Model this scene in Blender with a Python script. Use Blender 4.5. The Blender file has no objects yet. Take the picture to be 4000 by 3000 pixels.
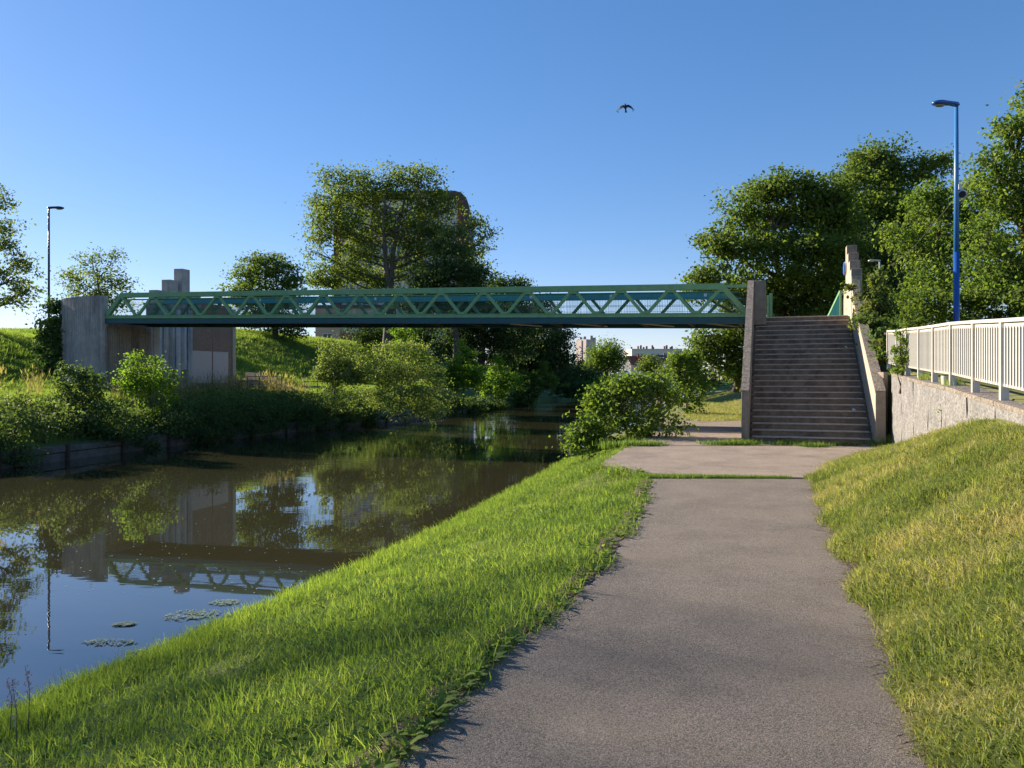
import bpy, math, random
import numpy as np
from mathutils import Vector, Matrix
random.seed(7); RNG = np.random.default_rng(7)
S = bpy.context.scene
C = S.collection
R = math.radians
EYE, HZ, F = 1.6, 1485.0, 3000.0          # eye height, horizon row and focal length (photo pixels)
# ------------------------------------------------------------------ camera
cd = bpy.data.cameras.new('camera'); cam = bpy.data.objects.new('camera', cd); C.objects.link(cam)
cam.location = (0, 0, EYE); cam.rotation_euler = (R(90), 0, 0)
cd.sensor_width = 36; cd.lens = 27.0; cd.shift_y = -15/4000; cd.clip_start = .05; cd.clip_end = 6000
S.camera = cam
# ------------------------------------------------------------------ light
SUN_EL, SUN_AZ = 21.0, -59.0              # azimuth from +Y, negative = left
w = bpy.data.worlds.new('World'); S.world = w; w.use_nodes = True
wn, wl = w.node_tree.nodes, w.node_tree.links
sky = wn.new('ShaderNodeTexSky'); sky.sky_type = 'NISHITA'; sky.sun_disc = False
sky.sun_elevation = R(SUN_EL); sky.sun_rotation = R(SUN_AZ)
sky.air_density = .85; sky.dust_density = .1; sky.ozone_density = 3.0
hs = wn.new('ShaderNodeHueSaturation'); hs.inputs['Saturation'].default_value = 1.42
gm = wn.new('ShaderNodeGamma'); gm.inputs[1].default_value = .7; wl.new(sky.outputs[0], gm.inputs[0]); wl.new(gm.outputs[0], hs.inputs['Color'])
tn = wn.new('ShaderNodeMix'); tn.data_type = 'RGBA'; tn.blend_type = 'MULTIPLY'; tn.inputs[0].default_value = 1; wl.new(hs.outputs[0], tn.inputs[6]); tn.inputs[7].default_value = (1.0, .88, .97, 1)
tc = wn.new('ShaderNodeTexCoord'); sx = wn.new('ShaderNodeSeparateXYZ'); wl.new(tc.outputs['Generated'], sx.inputs[0])
mp = wn.new('ShaderNodeMapping'); mp.inputs['Scale'].default_value = (3, 3, 45); wl.new(tc.outputs['Generated'], mp.inputs[0])
nz = wn.new('ShaderNodeTexNoise'); nz.inputs['Scale'].default_value = 1.6; nz.inputs['Detail'].default_value = 6; wl.new(mp.outputs[0], nz.inputs[0])
cr = wn.new('ShaderNodeMapRange'); cr.inputs[1].default_value = .42; cr.inputs[2].default_value = .7; wl.new(nz.outputs[0], cr.inputs[0])
el = wn.new('ShaderNodeMapRange'); el.inputs[1].default_value = .085; el.inputs[2].default_value = .035; wl.new(sx.outputs[2], el.inputs[0])
mm = wn.new('ShaderNodeMath'); mm.operation = 'MULTIPLY'; wl.new(cr.outputs[0], mm.inputs[0]); wl.new(el.outputs[0], mm.inputs[1])
m2 = wn.new('ShaderNodeMath'); m2.operation = 'MULTIPLY'; m2.inputs[1].default_value = .55; wl.new(mm.outputs[0], m2.inputs[0])
mx = wn.new('ShaderNodeMix'); mx.data_type = 'RGBA'; wl.new(m2.outputs[0], mx.inputs[0]); wl.new(tn.outputs[2], mx.inputs[6]); mx.inputs[7].default_value = (2.6, 2.95, 3.3, 1)
wl.new(mx.outputs[2], wn['Background'].inputs[0]); wn['Background'].inputs[1].default_value = .122
sd = bpy.data.lights.new('sun', 'SUN'); sd.energy = 4.6; sd.angle = R(.9); sd.color = (1, .90, .76)
sun = bpy.data.objects.new('sun', sd); C.objects.link(sun)
sv = Vector((math.sin(R(SUN_AZ))*math.cos(R(SUN_EL)), math.cos(R(SUN_AZ))*math.cos(R(SUN_EL)), math.sin(R(SUN_EL))))
sun.rotation_euler = (-sv).to_track_quat('-Z', 'Y').to_euler()
S.view_settings.view_transform = 'Standard'; S.view_settings.look = 'None'; S.view_settings.gamma = 1
S.view_settings.use_curve_mapping = False; S.view_settings.exposure = 1.25
try:
    S.cycles.max_bounces = 6; S.cycles.transparent_max_bounces = 8; S.cycles.caustics_reflective = False; S.cycles.caustics_refractive = False
except Exception: pass

# ------------------------------------------------------------------ coordinates
TH = R(18.7); P0 = Vector((6.16, 19.8, 0))     # frame of the bridge and stairs: local x across the canal (right), local y along it
EV = Vector((math.cos(TH), -math.sin(TH), 0)); EU = Vector((math.sin(TH), math.cos(TH), 0))
def at(px, py, D): return Vector(((px-2000)/F*D, D, EYE+(HZ-py)/F*D))
def loc(v, u, z=0.): return P0 + EV*v + EU*u + Vector((0, 0, z))

# ------------------------------------------------------------------ materials
def mat(name, col, rough=.8, col2=None, scale=8., detail=6., bump=0., bscale=None, metal=0., spec=.4, stain=None, stain_scale=1.2, stain_amt=.5, streak=False, obj=True, speck=None):
    m = bpy.data.materials.new(name); m.use_nodes = True
    n, l = m.node_tree.nodes, m.node_tree.links; b = n['Principled BSDF']
    b.inputs['Roughness'].default_value = rough; b.inputs['Metallic'].default_value = metal; b.inputs['Specular IOR Level'].default_value = spec
    t = n.new('ShaderNodeTexCoord'); co = t.outputs['Object']
    out = None
    c = n.new('ShaderNodeRGB'); c.outputs[0].default_value = (*col, 1); out = c.outputs[0]
    if col2:
        z = n.new('ShaderNodeTexNoise'); z.inputs['Scale'].default_value = scale; z.inputs['Detail'].default_value = detail; z.inputs['Roughness'].default_value = .65; l.new(co, z.inputs[0])
        r = n.new('ShaderNodeMapRange'); r.inputs[1].default_value = .35; r.inputs[2].default_value = .65; l.new(z.outputs[0], r.inputs[0])
        x = n.new('ShaderNodeMix'); x.data_type = 'RGBA'; l.new(r.outputs[0], x.inputs[0]); l.new(out, x.inputs[6]); x.inputs[7].default_value = (*col2, 1); out = x.outputs[2]
    if speck:
        z = n.new('ShaderNodeTexVoronoi'); z.inputs['Scale'].default_value = speck[1]; l.new(co, z.inputs[0])
        x = n.new('ShaderNodeMix'); x.data_type = 'RGBA'; x.blend_type = 'OVERLAY'; x.inputs[0].default_value = speck[0]
        g = n.new('ShaderNodeRGBToBW'); l.new(z.outputs['Color'], g.inputs[0]); l.new(out, x.inputs[6]); l.new(g.outputs[0], x.inputs[7]); out = x.outputs[2]
    if stain:
        mpn = n.new('ShaderNodeMapping'); mpn.inputs['Scale'].default_value = (1, 1, .12) if streak else (1, 1, 1); l.new(co, mpn.inputs[0])
        z = n.new('ShaderNodeTexNoise'); z.inputs['Scale'].default_value = stain_scale; z.inputs['Detail'].default_value = 5; z.inputs['Roughness'].default_value = .7; l.new(mpn.outputs[0], z.inputs[0])
        r = n.new('ShaderNodeMapRange'); r.inputs[1].default_value = .48; r.inputs[2].default_value = .72; r.inputs[4].default_value = stain_amt; l.new(z.outputs[0], r.inputs[0])
        x = n.new('ShaderNodeMix'); x.data_type = 'RGBA'; l.new(r.outputs[0], x.inputs[0]); l.new(out, x.inputs[6]); x.inputs[7].default_value = (*stain, 1); out = x.outputs[2]
    l.new(out, b.inputs['Base Color'])
    if bump:
        z = n.new('ShaderNodeTexNoise'); z.inputs['Scale'].default_value = bscale or scale*4; z.inputs['Detail'].default_value = 4; l.new(co, z.inputs[0])
        bp = n.new('ShaderNodeBump'); bp.inputs['Strength'].default_value = bump; bp.inputs['Distance'].default_value = .02; l.new(z.outputs[0], bp.inputs['Height']); l.new(bp.outputs[0], b.inputs['Normal'])
    return m

def leafmat(name, a, b_, c_, trans=.35, rough=.45, inst=False, patch=True):
    m = bpy.data.materials.new(name); m.use_nodes = True
    n, l = m.node_tree.nodes, m.node_tree.links; n.remove(n['Principled BSDF'])
    at_ = n.new('ShaderNodeAttribute'); at_.attribute_name = 'tint'
    src = at_.outputs['Fac']
    if inst:
        a2 = n.new('ShaderNodeAttribute'); a2.attribute_name = 'itint'; a2.attribute_type = 'INSTANCER'
        ad = n.new('ShaderNodeMath'); ad.operation = 'ADD'; l.new(src, ad.inputs[0]); l.new(a2.outputs['Fac'], ad.inputs[1]); src = ad.outputs[0]
        ml = n.new('ShaderNodeMath'); ml.operation = 'MULTIPLY'; ml.inputs[1].default_value = .5; l.new(src, ml.inputs[0]); src = ml.outputs[0]
    rp = n.new('ShaderNodeValToRGB'); e = rp.color_ramp.elements
    e[0].color = (*a, 1); e[1].color = (*c_, 1); q = e.new(.5); q.color = (*b_, 1); l.new(src, rp.inputs[0])
    p = n.new('ShaderNodeBsdfPrincipled'); p.inputs['Roughness'].default_value = max(rough, .6); p.inputs['Specular IOR Level'].default_value = .12
    t = n.new('ShaderNodeBsdfTranslucent')
    br = n.new('ShaderNodeMix'); br.data_type = 'RGBA'; br.blend_type = 'MULTIPLY'; br.inputs[0].default_value = 1; br.inputs[7].default_value = (1.7, 1.75, .7, 1)
    l.new(rp.outputs[0], p.inputs['Base Color']); l.new(rp.outputs[0], br.inputs[6]); l.new(br.outputs[2], t.inputs[0])
    s = n.new('ShaderNodeMixShader'); s.inputs[0].default_value = trans
    l.new(p.outputs[0], s.inputs[1]); l.new(t.outputs[0], s.inputs[2]); l.new(s.outputs[0], n['Material Output'].inputs[0])
    return m

M = {}
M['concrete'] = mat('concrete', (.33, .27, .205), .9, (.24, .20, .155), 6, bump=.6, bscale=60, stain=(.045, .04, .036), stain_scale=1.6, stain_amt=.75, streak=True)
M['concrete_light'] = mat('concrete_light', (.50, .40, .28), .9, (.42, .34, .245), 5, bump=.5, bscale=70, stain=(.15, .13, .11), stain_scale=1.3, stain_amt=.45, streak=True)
M['concrete_cap'] = mat('concrete_cap', (.33, .265, .20), .95, (.20, .165, .13), 14, bump=1., bscale=45, stain=(.06, .055, .045), stain_scale=5, stain_amt=.7, speck=(.5, 40))
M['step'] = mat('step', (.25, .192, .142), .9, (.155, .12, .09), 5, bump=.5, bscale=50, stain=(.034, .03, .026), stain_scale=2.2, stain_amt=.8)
M['nosing'] = mat('nosing', (.48, .41, .33), .9, (.34, .29, .235), 9, bump=.4, bscale=60)  # paler than the step risers; the sunlit edge line is put into this colour
M['roughcast'] = mat('roughcast', (.255, .235, .21), .95, (.18, .167, .15), 3, bump=1.0, bscale=26, stain=(.2, .18, .16), stain_scale=3, stain_amt=.5, streak=True, speck=(.45, 34))
M['blue_concrete'] = mat('blue_concrete', (.44, .40, .37), .9, (.33, .30, .28), 3, bump=.4, bscale=40, stain=(.07, .075, .08), stain_scale=1.3, stain_amt=.75, streak=True)
M['brown_aggregate'] = mat('brown_aggregate', (.33, .20, .135), .95, (.25, .155, .105), 30, bump=.6, bscale=60, stain=(.1, .075, .06), stain_scale=1.5, stain_amt=.4, speck=(.4, 40))
M['overpaint'] = mat('overpaint', (.60, .46, .39), .85, (.52, .40, .34), 20, bump=.4, bscale=60)
M['asphalt'] = mat('asphalt', (.28, .228, .178), .92, (.205, .168, .132), 1.3, bump=1., bscale=190, stain=(.30, .235, .175), stain_scale=.8, stain_amt=.5, speck=(.8, 190))
M['paving'] = mat('paving', (.37, .285, .21), .9, (.30, .23, .17), 1.6, bump=.6, bscale=90, stain=(.14, .105, .08), stain_scale=.9, stain_amt=.6, speck=(.4, 90))
M['road'] = mat('road', (.07, .07, .075), .9, (.05, .05, .055), 3, bump=.6, bscale=90)
M['green'] = mat('green_paint', (.18, .36, .17), .5, (.15, .31, .145), 3, stain=(.09, .22, .09), stain_scale=6, stain_amt=.3)
M['teal'] = mat('teal_paint', (.06, .30, .29), .5, (.05, .25, .25), 3)
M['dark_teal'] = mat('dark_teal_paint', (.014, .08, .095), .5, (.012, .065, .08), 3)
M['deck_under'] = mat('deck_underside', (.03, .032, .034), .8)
M['wire'] = mat('wire', (.03, .09, .07), .6)
M['cream'] = mat('cream_paint', (.62, .575, .49), .45, (.56, .52, .44), 4, stain=(.4, .34, .26), stain_scale=5, stain_amt=.25)
M['blue'] = mat('blue_paint', (.035, .18, .44), .4, (.03, .15, .38), 2, spec=.6, stain=(.1, .2, .35), stain_scale=4, stain_amt=.4)
M['blue_dark'] = mat('blue_paint_dark', (.012, .075, .30), .35, spec=.6)
M['lamp_dark'] = mat('lamp_dark', (.012, .02, .045), .4)
M['grey_metal'] = mat('grey_metal', (.45, .46, .47), .4, metal=.3)
M['white'] = mat('white_paint', (.75, .74, .72), .5)
M['glass_lens'] = mat('lens', (.35, .36, .33), .2)
M['sign_blue'] = mat('sign_blue', (.03, .12, .5), .4)
M['black'] = mat('black', (.008, .008, .01), .6)
M['bark'] = mat('bark', (.11, .085, .062), .95, (.07, .055, .042), 6, bump=.8, bscale=20)
M['bark_grey'] = mat('bark_grey', (.15, .125, .105), .95, (.1, .085, .07), 6, bump=.8, bscale=20)
M['soil'] = mat('grass_soil', (.11, .13, .03), 1., (.15, .14, .045), 1.2, bump=.6, bscale=30, stain=(.17, .12, .065), stain_scale=1.1, stain_amt=.8)
M['soil_left'] = mat('bank_soil', (.11, .15, .035), 1., (.085, .12, .028), .9, bump=1., bscale=14, stain=(.10, .105, .03), stain_scale=.35, stain_amt=.5)
M['quay'] = mat('quay_concrete', (.16, .145, .125), .95, (.11, .1, .085), 4, bump=.7, bscale=30, stain=(.04, .042, .03), stain_scale=1.5, stain_amt=.8)
M['rust'] = mat('rust', (.09, .05, .032), .9, (.06, .035, .025), 6)
M['bldg_white'] = mat('render_white', (.62, .58, .55), .8, (.56, .53, .5), 1)
M['bldg_pink'] = mat('render_pink', (.56, .36, .30), .85, (.5, .33, .28), 1)
M['bldg_grey'] = mat('render_grey', (.34, .33, .34), .85)
M['brick_red'] = mat('brick_red', (.34, .12, .075), .9, (.28, .1, .065), 2)
M['red_strip'] = mat('red_cladding', (.22, .035, .025), .7)
M['roof_brown'] = mat('roof_brown', (.08, .06, .055), .8)
M['roof_red'] = mat('roof_red', (.20, .075, .05), .9, (.15, .055, .04), 3)
M['roof_slate'] = mat('roof_slate', (.085, .08, .085), .8)
M['pane'] = mat('window_pane', (.05, .06, .075), .1, spec=.8)
M['shutter'] = mat('shutter_white', (.6, .6, .6), .6)
M['straw'] = mat('straw', (.36, .27, .15), .9)

L = {}
L['poplar'] = leafmat('leaf_poplar', (.06, .10, .028), (.12, .165, .042), (.22, .24, .065), .5)
L['maple'] = leafmat('leaf_maple', (.055, .095, .022), (.105, .155, .035), (.18, .21, .055), .5)
L['dark'] = leafmat('leaf_dark', (.035, .065, .026), (.06, .10, .036), (.10, .14, .05), .35)
L['light'] = leafmat('leaf_light', (.065, .115, .028), (.125, .185, .042), (.21, .255, .065), .5)
L['bush'] = leafmat('leaf_bush', (.06, .125, .022), (.13, .22, .035), (.25, .32, .055), .6)
L['willow'] = leafmat('leaf_willow', (.09, .13, .045), (.17, .22, .07), (.28, .31, .12), .45)
L['bramble'] = leafmat('leaf_bramble', (.045, .085, .032), (.085, .13, .045), (.15, .19, .07), .4)
L['hedge'] = leafmat('leaf_hedge', (.065, .10, .04), (.12, .165, .06), (.20, .24, .10), .45)
L['ivy'] = leafmat('leaf_ivy', (.04, .09, .03), (.07, .13, .04), (.12, .18, .05), .35)
L['creeper'] = leafmat('leaf_creeper', (.06, .11, .03), (.12, .17, .045), (.22, .15, .06), .4)
L['grass'] = leafmat('blade_green', (.07, .14, .035), (.18, .25, .06), (.40, .43, .13), .5, .5, inst=True)
L['dry'] = leafmat('blade_mixed', (.09, .15, .035), (.25, .27, .085), (.52, .42, .25), .45, .55, inst=True)
L['reed'] = leafmat('blade_reed', (.12, .13, .04), (.26, .21, .10), (.42, .33, .2), .35, .6, inst=True)
L['weed'] = leafmat('leaf_weed', (.18, .24, .16), (.24, .30, .21), (.32, .36, .27), .1)

# ------------------------------------------------------------------ mesh helpers
def tag(o, label=None, cat=None, group=None, kind=None):
    if label: o['label'] = label
    if cat: o['category'] = cat
    if group: o['group'] = group
    if kind: o['kind'] = kind
    return o
def empty(name, loc_=(0, 0, 0), rz=0., label=None, cat=None, group=None):
    o = bpy.data.objects.new(name, None); C.objects.link(o); o.location = loc_; o.rotation_euler = (0, 0, rz); o.empty_display_size = .2
    return tag(o, label, cat, group)
class MB:
    def __init__(s): s.v = []; s.f = []
    def add(s, vs, fs):
        k = len(s.v); s.v += [tuple(p) for p in vs]; s.f += [tuple(i+k for i in q) for q in fs]; return s
    def box(s, x0, x1, y0, y1, z0, z1):
        return s.add([(x0,y0,z0),(x1,y0,z0),(x1,y1,z0),(x0,y1,z0),(x0,y0,z1),(x1,y0,z1),(x1,y1,z1),(x0,y1,z1)],
                     [(0,3,2,1),(4,5,6,7),(0,1,5,4),(1,2,6,5),(2,3,7,6),(3,0,4,7)])
    def prism(s, poly, a0, a1, axis='z'):
        """extrude a 2-D polygon along an axis. axis z: poly=(x,y); x: poly=(y,z); y: poly=(x,z)"""
        n = len(poly)
        def P(p, a): return {'z': (p[0], p[1], a), 'x': (a, p[0], p[1]), 'y': (p[0], a, p[1])}[axis]
        vs = [P(p, a0) for p in poly]+[P(p, a1) for p in poly]
        fs = [tuple(range(n-1, -1, -1)), tuple(range(n, 2*n))]+[(i, (i+1) % n, n+(i+1) % n, n+i) for i in range(n)]
        return s.add(vs, fs)
    def bar(s, p, q, w, h, up=(0, 0, 1)):
        p, q = Vector(p), Vector(q); d = (q-p).normalized(); sd_ = d.cross(Vector(up)); 
        if sd_.length < 1e-4: sd_ = Vector((1, 0, 0))
        sd_.normalize(); u_ = sd_.cross(d).normalized()
        vs = [a+sd_*(i*w/2)+u_*(j*h/2) for a in (p, q) for i, j in ((-1,-1),(1,-1),(1,1),(-1,1))]
        return s.add(vs, [(0,1,2,3),(7,6,5,4),(0,4,5,1),(1,5,6,2),(2,6,7,3),(3,7,4,0)])
    def tube(s, pts, rs, n=8, cap=True):
        pts = [Vector(p) for p in pts]; k = len(s.v); m = len(pts)
        if not hasattr(rs, '__len__'): rs = [rs]*m
        for i, p in enumerate(pts):
            d = (pts[min(i+1, m-1)]-pts[max(i-1, 0)])
            d = d.normalized() if d.length > 1e-6 else Vector((0, 0, 1))
            a = d.cross(Vector((0, 0, 1)) if abs(d.z) < .9 else Vector((1, 0, 0))).normalized(); b = d.cross(a)
            for j in range(n):
                t = 2*math.pi*j/n; s.v.append(tuple(p+a*(rs[i]*math.cos(t))+b*(rs[i]*math.sin(t))))
        for i in range(m-1):
            for j in range(n):
                s.f.append((k+i*n+j, k+i*n+(j+1) % n, k+(i+1)*n+(j+1) % n, k+(i+1)*n+j))
        if cap:
            s.f.append(tuple(k+j for j in range(n-1, -1, -1))); s.f.append(tuple(k+(m-1)*n+j for j in range(n)))
        return s
    def mesh(s, name, m, smooth=False):
        me = bpy.data.meshes.new(name); me.from_pydata(s.v, [], s.f); me.materials.append(m); me.update()
        if smooth: me.polygons.foreach_set('use_smooth', [True]*len(me.polygons))
        return me
    def build(s, name, m, parent=None, loc_=None, bevel=0, smooth=False, **kw):
        o = bpy.data.objects.new(name, s.mesh(name, m, smooth)); C.objects.link(o)
        if parent: o.parent = parent
        if loc_ is not None: o.location = loc_
        if bevel:
            b = o.modifiers.new('edge', 'BEVEL'); b.width = bevel; b.segments = 2; b.limit_method = 'ANGLE'
        return tag(o, **kw)
def inst(me, name, parent, loc_=(0, 0, 0), rot=(0, 0, 0), sc=(1, 1, 1)):
    o = bpy.data.objects.new(name, me); C.objects.link(o); o.parent = parent; o.location = loc_; o.rotation_euler = rot; o.scale = sc; return o
def np_mesh(name, verts, quads, m, tint=None, smooth=False):
    me = bpy.data.meshes.new(name); nv, nf = len(verts), len(quads)
    k = quads.shape[1]
    me.vertices.add(nv); me.vertices.foreach_set('co', np.ascontiguousarray(verts, dtype=np.float32).ravel())
    me.loops.add(nf*k); me.loops.foreach_set('vertex_index', np.ascontiguousarray(quads, dtype=np.int32).ravel())
    me.polygons.add(nf); me.polygons.foreach_set('loop_start', np.arange(0, nf*k, k, dtype=np.int32))
    me.update(calc_edges=True); me.materials.append(m)
    if tint is not None:
        a = me.attributes.new('tint', 'FLOAT', 'FACE'); a.data.foreach_set('value', np.ascontiguousarray(tint, dtype=np.float32))
    if smooth: me.polygons.foreach_set('use_smooth', np.ones(nf, dtype=bool))
    return me
def np_obj(name, me, parent=None, **kw):
    o = bpy.data.objects.new(name, me); C.objects.link(o)
    if parent: o.parent = parent
    return tag(o, **kw)

# ------------------------------------------------------------------ terrain
def K(*p): return np.array([q[0] for q in p], float), np.array([q[1] for q in p], float)   # (y, value) knots
def I(k, y): return np.interp(y, k[0], k[1])
xw = K((-30,-15.5),(0,-5.75),(6.37,-3.7),(10.2,-2.25),(12.8,-1.4),(20,.55),(26.2,2.05),(33,3.7),(50,8.8),(100,21),(123,28),(180,50),(230,75),(500,300),(1600,1300))
xl = K((-30,-9),(0,-1.4),(3.17,-.50),(4.55,-.05),(5.79,.49),(8.74,1.4),(11.9,2.12),(12.3,2.2),(13,2.3),(13.8,1.95),(14.6,1.7),(17.8,2.63),(23,4.2),(30,5.8),(60,13),(100,25),(230,79),(500,304),(1600,1304))
xr = K((-30,-8),(0,1.0),(3.17,1.80),(4.51,2.28),(7.1,3.1),(12.4,4.9),(14.5,6.1),(17.3,8.34),(18.9,9.1),(29,12.6),(32,12.8),(60,15),(100,27),(230,83),(500,308),(1600,1308))
xwl = K((-30,-7.6),(0,3.0),(7.0,5.33),(8.4,5.80),(9.77,6.26),(11.07,6.68),(12.6,7.23),(13.95,7.68),(15.5,8.24),(16.9,8.71),(18.4,9.20),(19.5,9.45),(29,12.68),(32,14.5),(60,22),(100,36),(230,95),(500,330),(1600,1330))
zg = K((-30,.55),(0,.8),(6,1.05),(9.5,1.2),(11,.98),(13.8,.52),(16.8,.08),(18.5,.0),(29,.0),(32,.4),(60,1.7),(100,2.2),(230,1.5),(1600,1.))
zb = K((-30,.6),(0,.85),(9.77,1.34),(12.6,1.48),(15.5,1.65),(19.9,1.85),(24.5,2.0),(28,3.3),(29,3.3),(32,1.0),(60,2.2),(100,2.6),(230,1.5),(1600,1.))
def prof_r(y):
    a, l_, r_, w_ = I(xw, y), I(xl, y), I(xr, y), I(xwl, y); g, b = I(zg, y), I(zb, y)
    xs = [a-6, a, a+.3, min(a+1.2, l_-.3), (a+1.2+l_)/2+.2, l_, r_, r_+.35*(w_-.15-r_), w_-.02, w_+.1, w_+8, w_+60, w_+900]
    zs = [-2.6, -1.03, -.90, -.72, -.32, 0, 0, .34*g, g, b, b, b+.4, b+.4]
    return np.maximum.accumulate(np.array(xs)+np.arange(13)*1e-3), np.array(zs)
xq = K((-30,-27),(0,-20.5),(22.4,-14.9),(31.2,-13.2),(40.5,-10.15),(58.6,-4.5),(123,12.3),(180,35),(230,58),(500,280),(1600,1280))
xf = K((-30,-40),(0,-31),(22,-21.5),(31,-19.5),(36,-18.6),(42,-15.6),(44,-15.2),(60,-10),(100,1),(123,6),(180,27),(230,50),(500,270),(1600,1270))
xc = K((-30,-56),(0,-46),(30,-30.),(40,-29.5),(46,-30.2),(52,-28),(58,-25.5),(66,-23.5),(92,-16.9),(115,-9),(140,3),(180,17),(230,38),(500,255),(1600,1250))
zc = K((-30,4.3),(46,4.35),(52,4.75),(58,5.2),(66,5.85),(92,5.85),(125,4.2),(160,2.3),(230,1.5),(1600,1.))
def prof_l(y):
    q, f, c, z = I(xq, y), I(xf, y), I(xc, y), I(zc, y)
    xs = [q, q-.02, q-.4, q-1.6, q-3.0, f, f+.2*(c-f), f+.5*(c-f), f+.8*(c-f), c, c-3, c-14, c-60, c-1500]
    zs = [-2.8, -.52, -.46, .2, .85, 1.0, 1.0+.15*(z-1), 1+.52*(z-1), 1+.87*(z-1), z, z+.15, z-1.0, 1.0, 1.0]
    return np.array(xs)-np.arange(14)*1e-3, np.array(zs)
def zr(x, y):
    a, b = prof_r(y); return float(np.interp(x, a, b))
def zl(x, y):
    a, b = prof_l(y); return float(np.interp(x, a[::-1], b[::-1]))
def loft(name, prof, subs, m, flip=False):
    ys = np.concatenate([np.arange(-30, 0, 2), np.arange(0, 34, .3), np.arange(34, 70, 1.), np.arange(70, 130, 3.), np.array([130,140,155,180,205,230,300,500,900,1600])])
    rows = []
    for y in ys:
        x, z = prof(y); X = []; Z = []
        for i in range(len(x)-1):
            t = np.arange(subs[i])/subs[i]; X.append(x[i]+(x[i+1]-x[i])*t); Z.append(z[i]+(z[i+1]-z[i])*t)
        X.append([x[-1]]); Z.append([z[-1]]); X = np.concatenate(X); Z = np.concatenate(Z)
        Z = Z + (.03*np.sin(X*1.7+y*.9)+.025*np.sin(X*.8-y*1.9+1))*(np.abs(Z) > .05)
        rows.append(np.stack([X, np.full_like(X, y), Z], 1))
    n = len(rows[0]); V = np.concatenate(rows); m_ = len(ys)
    i, j = np.meshgrid(np.arange(m_-1), np.arange(n-1), indexing='ij'); k = (i*n+j).ravel()
    Q = np.stack([k, k+1, k+n+1, k+n], 1) if not flip else np.stack([k, k+n, k+n+1, k+1], 1)
    return np_obj(name, np_mesh(name, V, Q, m, smooth=True), kind='structure')
loft('ground', prof_r, [2,2,3,5,5,3,4,5,1,4,6,3], M['soil'])
loft('hill', prof_l, [1,1,4,4,5,4,5,5,3,3,4,3,3], M['soil_left'], flip=True)

# water
wm = bpy.data.materials.new('canal_water'); wm.use_nodes = True
n, l = wm.node_tree.nodes, wm.node_tree.links; b = n['Principled BSDF']
b.inputs['Base Color'].default_value = (.045, .040, .019, 1); b.inputs['Roughness'].default_value = .015; b.inputs['IOR'].default_value = 1.75; b.inputs['Specular IOR Level'].default_value = 1.0
t = n.new('ShaderNodeTexCoord'); mp_ = n.new('ShaderNodeMapping'); mp_.inputs['Rotation'].default_value = (0, 0, TH); mp_.inputs['Scale'].default_value = (.35, 1.4, 1); l.new(t.outputs['Object'], mp_.inputs[0])
z1 = n.new('ShaderNodeTexNoise'); z1.inputs['Scale'].default_value = 2.2; z1.inputs['Detail'].default_value = 3; l.new(mp_.outputs[0], z1.inputs[0])
z2 = n.new('ShaderNodeTexNoise'); z2.inputs['Scale'].default_value = .35; z2.inputs['Detail'].default_value = 2; l.new(t.outputs['Object'], z2.inputs[0])
rr = n.new('ShaderNodeMapRange'); rr.inputs[1].default_value = .45; rr.inputs[2].default_value = .62; rr.inputs[3].default_value = .15; rr.inputs[4].default_value = 1; l.new(z2.outputs[0], rr.inputs[0])
sy = n.new('ShaderNodeSeparateXYZ'); l.new(t.outputs['Object'], sy.inputs[0])
ry = n.new('ShaderNodeMapRange'); ry.inputs[1].default_value = 12; ry.inputs[2].default_value = 42; ry.inputs[3].default_value = .18; ry.inputs[4].default_value = 1.5; l.new(sy.outputs[1], ry.inputs[0])
ml = n.new('ShaderNodeMath'); ml.operation = 'MULTIPLY'; l.new(rr.outputs[0], ml.inputs[0]); l.new(ry.outputs[0], ml.inputs[1])
m3 = n.new('ShaderNodeMath'); m3.operation = 'MULTIPLY'; l.new(z1.outputs[0], m3.inputs[0]); l.new(ml.outputs[0], m3.inputs[1])
bp = n.new('ShaderNodeBump'); bp.inputs['Strength'].default_value = .10; bp.inputs['Distance'].default_value = .06; l.new(m3.outputs[0], bp.inputs['Height']); l.new(bp.outputs[0], b.inputs['Normal'])
W = MB(); W.add([(-70,-30,-.98),(120,-30,-.98),(160,260,-.98),(-40,260,-.98)], [(0,1,2,3)])
W.build('water', wm, kind='structure')

# path and paving sheets
def sheet(name, ys, fl, fr, z, m, th=.05, nx=10, jag=.04):
    V = []; Q = []
    for i, y in enumerate(ys):
        a = fl(y)+jag*(math.sin(y*7.3)+math.sin(y*17.1+1))*.6+random.uniform(-jag, jag)*.3; b_ = fr(y)+jag*(math.sin(y*6.1+2)+math.sin(y*19+.3))*.6+random.uniform(-jag, jag)*.5
        for j in range(nx+1):
            t = j/nx; V.append((a+(b_-a)*t, y, z))
        V.append((a, y, z-th)); V.append((b_, y, z-th))
    k = nx+3
    for i in range(len(ys)-1):
        for j in range(nx): Q.append((i*k+j, i*k+j+1, (i+1)*k+j+1, (i+1)*k+j))
        Q.append((i*k+nx+1, i*k, (i+1)*k, (i+1)*k+nx+1)); Q.append((i*k+nx, i*k+nx+2, (i+1)*k+nx+2, (i+1)*k+nx))
    mb = MB(); mb.v = V; mb.f = Q
    return mb.build(name, m, kind='structure')
sheet('path', list(np.arange(-4, 12.36, .12)), lambda y: I(xl, y)-.02, lambda y: I(xr, y)+.04, .018, M['asphalt'], jag=.02)
def skew(mb_o, x0): return mb_o
sheet('plaza', list(np.arange(12.46, 18.5, .12)), lambda y: I(xl, y), lambda y: min(I(xr, y), 99)+.05, .022, M['paving'])
sheet('plaza_beyond', list(np.arange(18.6, 30.2, .3)), lambda y: I(xl, y), lambda y: I(xr, y), .018, M['paving'])
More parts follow.
